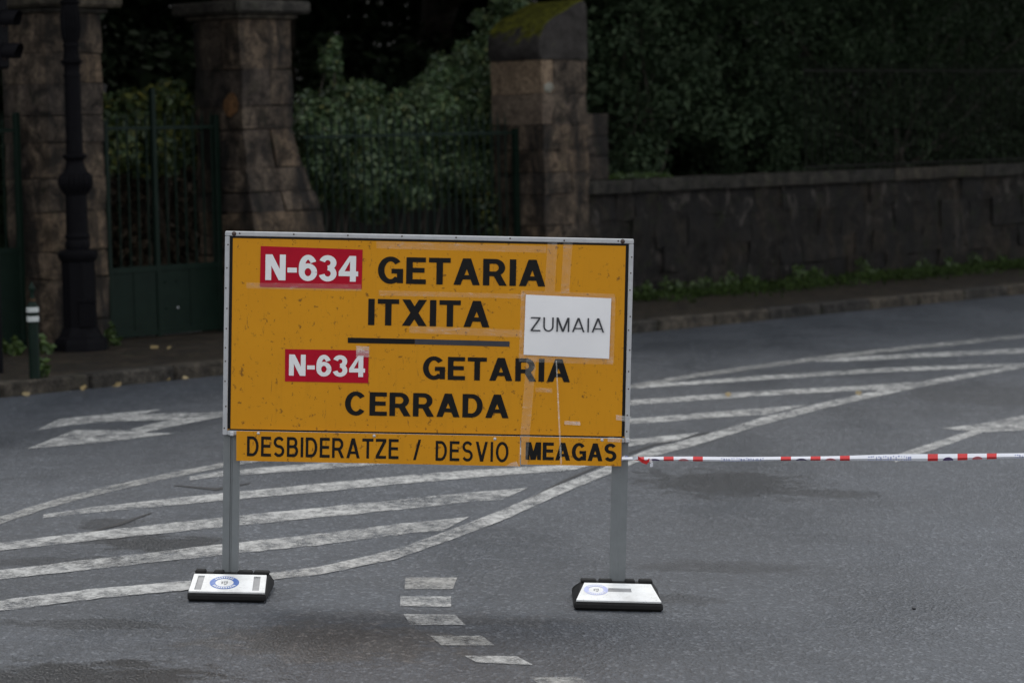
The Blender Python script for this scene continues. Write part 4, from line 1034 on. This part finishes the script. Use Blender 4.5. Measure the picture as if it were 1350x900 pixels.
# ------------------------------------------------------------------ vegetation
ORD = ['first', 'second', 'third', 'fourth', 'fifth', 'sixth', 'seventh', 'eighth', 'ninth', 'tenth', 'eleventh', 'twelfth', 'thirteenth', 'fourteenth']
def behind(px, t, z=0.15):
    """point on the ground t metres behind the pillar line, seen at column px"""
    s, _ = on_line(px, 300, LINE0 - N * t); return along(LINE0, s, -t, z)
def bl(px, py, t, rx, rz, ry=None):                      # blob centred at a pixel, t metres behind the line
    s, z = on_line(px, py, LINE0 - N * t); p = along(LINE0, s, -t, z); return (p.x, p.y, z, rx, ry or rx, rz)
SG = 'leafy shrubs behind the iron fence'
shrub('shrub', 'pale leafed shrub beside the flaring pillar behind the fence', 'shrub', behind(440, .9), [bl(425,185,1.1,.55,.6), bl(455,150,1.3,.6,.45), bl(440,230,1.0,.6,.55), bl(438,85,1.5,.18,.35)], 15000, .066, M['leaf_shrub'], 41, 6, .45, SG)
shrub('shrub', 'dense rounded dark green shrub in the middle of the fence', 'shrub', behind(530, 1.0), [bl(520,170,1.2,.75,.6), bl(560,150,1.5,.7,.5), bl(505,235,1.0,.7,.5), bl(565,230,1.1,.7,.55)], 20000, .062, M['leaf_shrub'], 42, 6, .45, SG)
shrub('shrub', 'tall shrub climbing against the left side of the mossy pillar', 'shrub', behind(630, 1.0), [bl(625,150,1.2,.55,.7), bl(640,85,1.5,.5,.5), bl(668,40,2.0,.5,.5), bl(630,235,.9,.5,.45), bl(600,120,1.6,.5,.5)], 18000, .066, M['leaf_shrub'], 43, 6, .45, SG)
shrub('shrub', 'low straggly shrub with yellow leaves at the foot of the fence', 'shrub', behind(640, .5), [bl(640,265,.6,.38,.35), bl(655,300,.5,.3,.3)], 1800, .075, M['leaf_gate'], 44, 8, .3, SG)
shrub('shrub', 'yellow green shrub seen through the upper bars of the gate', 'shrub', behind(200, 1.4), [bl(215,145,1.0,.5,.32), bl(165,150,.9,.4,.32), bl(240,180,.9,.35,.4), bl(160,195,.8,.35,.35), bl(205,190,.8,.45,.35)], 9000, .09, M['leaf_gate'], 45, 6, .45)
shrub('climber', 'tangle of dead brown leaves and stems behind the gate bars', 'climber', behind(210, 1.3), [bl(170,280,1.5,.5,.7), bl(240,280,1.5,.5,.7), bl(205,330,1.4,.7,.5)], 6000, .09, M['leaf_dry'], 46, 26, .35)
shrub('shrub', 'tall dark shrub with yellowing leaves above the wall beside mossy pillar', 'shrub', behind(850, 1.0, 1.5), [bl(820,60,1.6,.8,.8), bl(900,80,1.6,.9,.9), bl(850,150,1.2,.9,.7), bl(930,160,1.2,.8,.6), bl(840,215,.8,.6,.3), bl(830,-30,2,.9,.8), bl(930,-20,2,.9,.8)], 21000, .09, M['leaf_hedge'], 47, 8, .5, tint=np.clip(np.random.RandomState(3).beta(2.2, 2.0, 21000), 0, 1))
hb = [bl(x, y, t, .85, .75) for x in range(1000, 1480, 62) for y, t in ((195, .75), (120, .95), (45, 1.2), (-30, 1.6))]
shrub('hedge', 'clipped dark green hedge rising behind the wall railing', 'hedge', behind(1180, .9, 1.5), hb, 60000, .065, M['leaf_hedge'], 48, 12, .6)
rng = random.Random(12)
# moss and weeds on top of the coping near the pillar
for im_, px in enumerate((806, 823, 845, 868)):
    s, z = on_line(px, 224, LINE0 + N * .1); p = along(LINE0, s, .12, wh + ch + .09)
    shrub('moss_tuft', ORD[im_] + ' bright moss tuft on the wall coping counted from the mossy pillar', 'moss', p, [(p.x, p.y, p.z + .03, .16, .1, .05)], 260, .05, M['leaf_weed'], 60 + px, 1, .3, 'moss tufts on the coping', sr=.002)
# weeds at the wall foot and on the pavement
for i, (px, hgt, sz) in enumerate([(848, .28, 1), (880, .34, 1.1), (905, .26, .9), (930, .30, 1), (958, .36, 1.1), (990, .24, .9), (1050, .4, 1.2), (1075, .3, 1), (1137, .46, .9), (1220, .3, .9), (1250, .26, .8), (1283, .3, 1), (1320, .22, .8)]):
    s, _ = on_line(px, 390, LINE0 + N * (WT + .12)); p = along(LINE0, s, WT + .14, .135)
    shrub('weed', ORD[i] + ' green weed along the wall foot counted from the sign', 'weed', p, [(p.x, p.y, p.z + hgt * .35, .13 * sz, .1, hgt * .4), (p.x + .1, p.y + .1, p.z + hgt * .2, .12, .1, hgt * .22)], 150, .06, M['leaf_weed'], 100 + i, 4, .2, 'weeds along the wall foot', sr=.003)
for i, (px, py, hgt, lab) in enumerate([(55, 497, .22, 'small weed at the foot of the green bollard'), (148, 457, .25, 'small weed between the lamp post foot and the gate'), (22, 470, .2, 'low weed at the pillar foot left of the bollard'), (5, 468, .16, 'low weed at the left picture edge by the gate leaf'), (60, 468, .2, 'low weed between the bollard and the lamp post foot')]):
    p = sidewalk(px, py)
    shrub('weed', lab, 'weed', p, [(p.x, p.y, p.z + hgt * .45, .09, .08, hgt * .5)], 90, .07, M['leaf_weed'], 130 + i, 3, .2, 'weeds near the lamp post', sr=.003)
# thin grass and moss along the wall foot
rs = np.random.RandomState(55); n_ = 11000; sv = ws0 + .4 + rs.uniform(0, 12.5, n_); tv = WT + .05 + np.abs(rs.normal(0, .5, n_)); keep = (np.sin(sv * 1.9) + np.sin(sv * 4.7 + 1) + rs.normal(0, .8, n_)) > -.5
sv, tv = sv[keep], tv[keep]; n_ = len(sv); pv = np.array([list(along(LINE0, a_, b_, .15)) for a_, b_ in zip(sv, tv)]); pv[:, 2] += rs.uniform(0, .07, n_)
o = leafmesh('verge_grass', pv, rs.normal(size=(n_, 3)) * np.array([1, 1, .5]), .085, M['leaf_verge'], None, 56, .3); tag(o, 'thin grass and moss along the foot of the damp wall', 'grass', kind='stuff')
# fallen leaves along the kerb
rng = random.Random(31)
for i, (px, py) in enumerate([(8,523),(12,521),(30,520),(34,521.5),(62,517),(110,514),(148,509),(153,509),(222,502),(245,500.5), (204,460),(223,461),(960,523),(1132,521)]):
    p = sidewalk(px, py) if 455 < py < 470 else ground(px, py)
    me_p = np.array([[0, 0, .02]]); o = leafmesh('fallen_leaf', me_p, np.array([[rng.uniform(-.5, .5), -.6, 1.0]]), .1 if px < 900 else .06, M['fallen'], None, 300 + i, .75)
    o.location = p; tag(o, (ORD[i] + ' yellow leaf in the gutter counted from the left edge' if i < 10 else ORD[i - 10] + ' yellow leaf on the pavement before the green gate from the left') if px < 900 else ('tiny fallen leaf on the hatching near the sign edge' if px < 1000 else 'tiny fallen leaf on the long solid line right of the sign'), 'leaf', 'fallen leaves by the kerb' if px < 900 else 'fallen leaves on the road')
# big trees of the park: dark crowns behind and over the pillars
def tree(base, hgt, cr, seed, n, size, label, lean=(0, 0)):
    root = empty('park_tree', base); tag(root, label, 'tree', 'tall trees of the park'); rng = random.Random(seed); rs = np.random.RandomState(seed)
    top = Vector((lean[0], lean[1], hgt)); mb = MB()
    mb.tube([(0, 0, -.2), (top.x * .2, top.y * .2, hgt * .3), (top.x * .6, top.y * .6, hgt * .62), top], .32, .06, 9)
    mb.build('trunk', M['bark'], root, smooth=True)
    cs = []
    mb = MB()
    for i in range(16):
        a_ = rng.uniform(0, 2 * math.pi); r_ = cr * rng.uniform(.25, .85); z_ = hgt * rng.uniform(.42, 1.0)
        c = Vector((top.x * .7 + r_ * math.cos(a_), top.y * .7 + r_ * math.sin(a_), z_)); k = cr * rng.uniform(.32, .5)
        cs.append((c.x, c.y, c.z, k, k, k * .75)); z0 = z_ * rng.uniform(.55, .75)
        mb.tube([(top.x * z0 / hgt, top.y * z0 / hgt, z0), (c + Vector((0, 0, -.5))) * .5 + Vector((0, 0, z0 * .5)), c], .09, .02, 6)
    mb.build('limb', M['bark'], root)
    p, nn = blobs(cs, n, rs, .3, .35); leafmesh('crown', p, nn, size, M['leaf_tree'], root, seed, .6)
TREES = [(-130, 4.5, 11, 5.2, (1, -3)), (50, 5.0, 11.5, 5.2, (1.5, -3.4)), (360, 6.5, 12, 5.2, (1, -2.5)), (560, 7.0, 12.5, 4.8, (1.5, -1.5)), (800, 4.0, 11, 5.2, (2.2, -3.4)), (1020, 3.6, 10.5, 5.4, (2.8, -3.8)), (1260, 3.6, 10.5, 5.4, (3, -3.8)), (1500, 4.0, 10.5, 5.2, (3, -3.6))]
TL = ['tall dark tree beyond the left edge gate leaf', 'tall dark tree in the gloom behind the green gate', 'tall dark tree behind the flaring stone pillar', 'tall dark tree behind the shrubs of the fence', 'tall dark tree rising behind the mossy pillar',
      'tall dark tree overhanging the left half of the hedge', 'tall dark tree overhanging the right half of the hedge', 'tall dark tree beyond the right edge of the hedge']
for i, (px, t, hgt, cr, ln) in enumerate(TREES):
    b_ = behind(px, t, .6 if px < 700 else 2.0)
    tree(b_, hgt, cr, 200 + i, 14000, .34, TL[i], ln)
# undergrowth filling the dark background: reads as one mass
rs = np.random.RandomState(91); cs = []
for px in range(-160, 1560, 45):
    for t, z_ in ((4.5, 1.2), (6.5, 2.6), (8.5, 4.2), (11, 6.5)):
        b_ = behind(px + rs.uniform(-20, 20), t, 0); cs.append((b_.x, b_.y, z_ + rs.uniform(-.3, .3) + (1 if px > 750 else 0), 1.25, 1.1, 1.15))
for k in range(30):                                      # the wood goes on beyond the left edge
    for t, z_ in ((1.8, .9), (2.6, 2.4), (4.0, 4.0), (6.5, 5.5)):
        b_ = along(LINE0, -2.0 - k * .85 + rs.uniform(-.3, .3), -t, 0); cs.append((b_.x, b_.y, z_ + rs.uniform(-.3, .3), 1.25, 1.1, 1.15))
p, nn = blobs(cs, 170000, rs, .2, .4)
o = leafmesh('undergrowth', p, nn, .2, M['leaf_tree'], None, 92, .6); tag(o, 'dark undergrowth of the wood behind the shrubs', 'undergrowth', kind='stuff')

# pebble on the road
p = ground(1205, 803); rng = random.Random(2); m2 = MB(); m2.add([tuple(v) for v in chamf(-.009, .009, -.009, .009, 0, .01, rng, .002)], BOXF)
o = m2.build('pebble', M['tar'], None, bevel=.003); o.location = p; tag(o, 'tiny dark pebble on the empty road right of the sign', 'pebble')
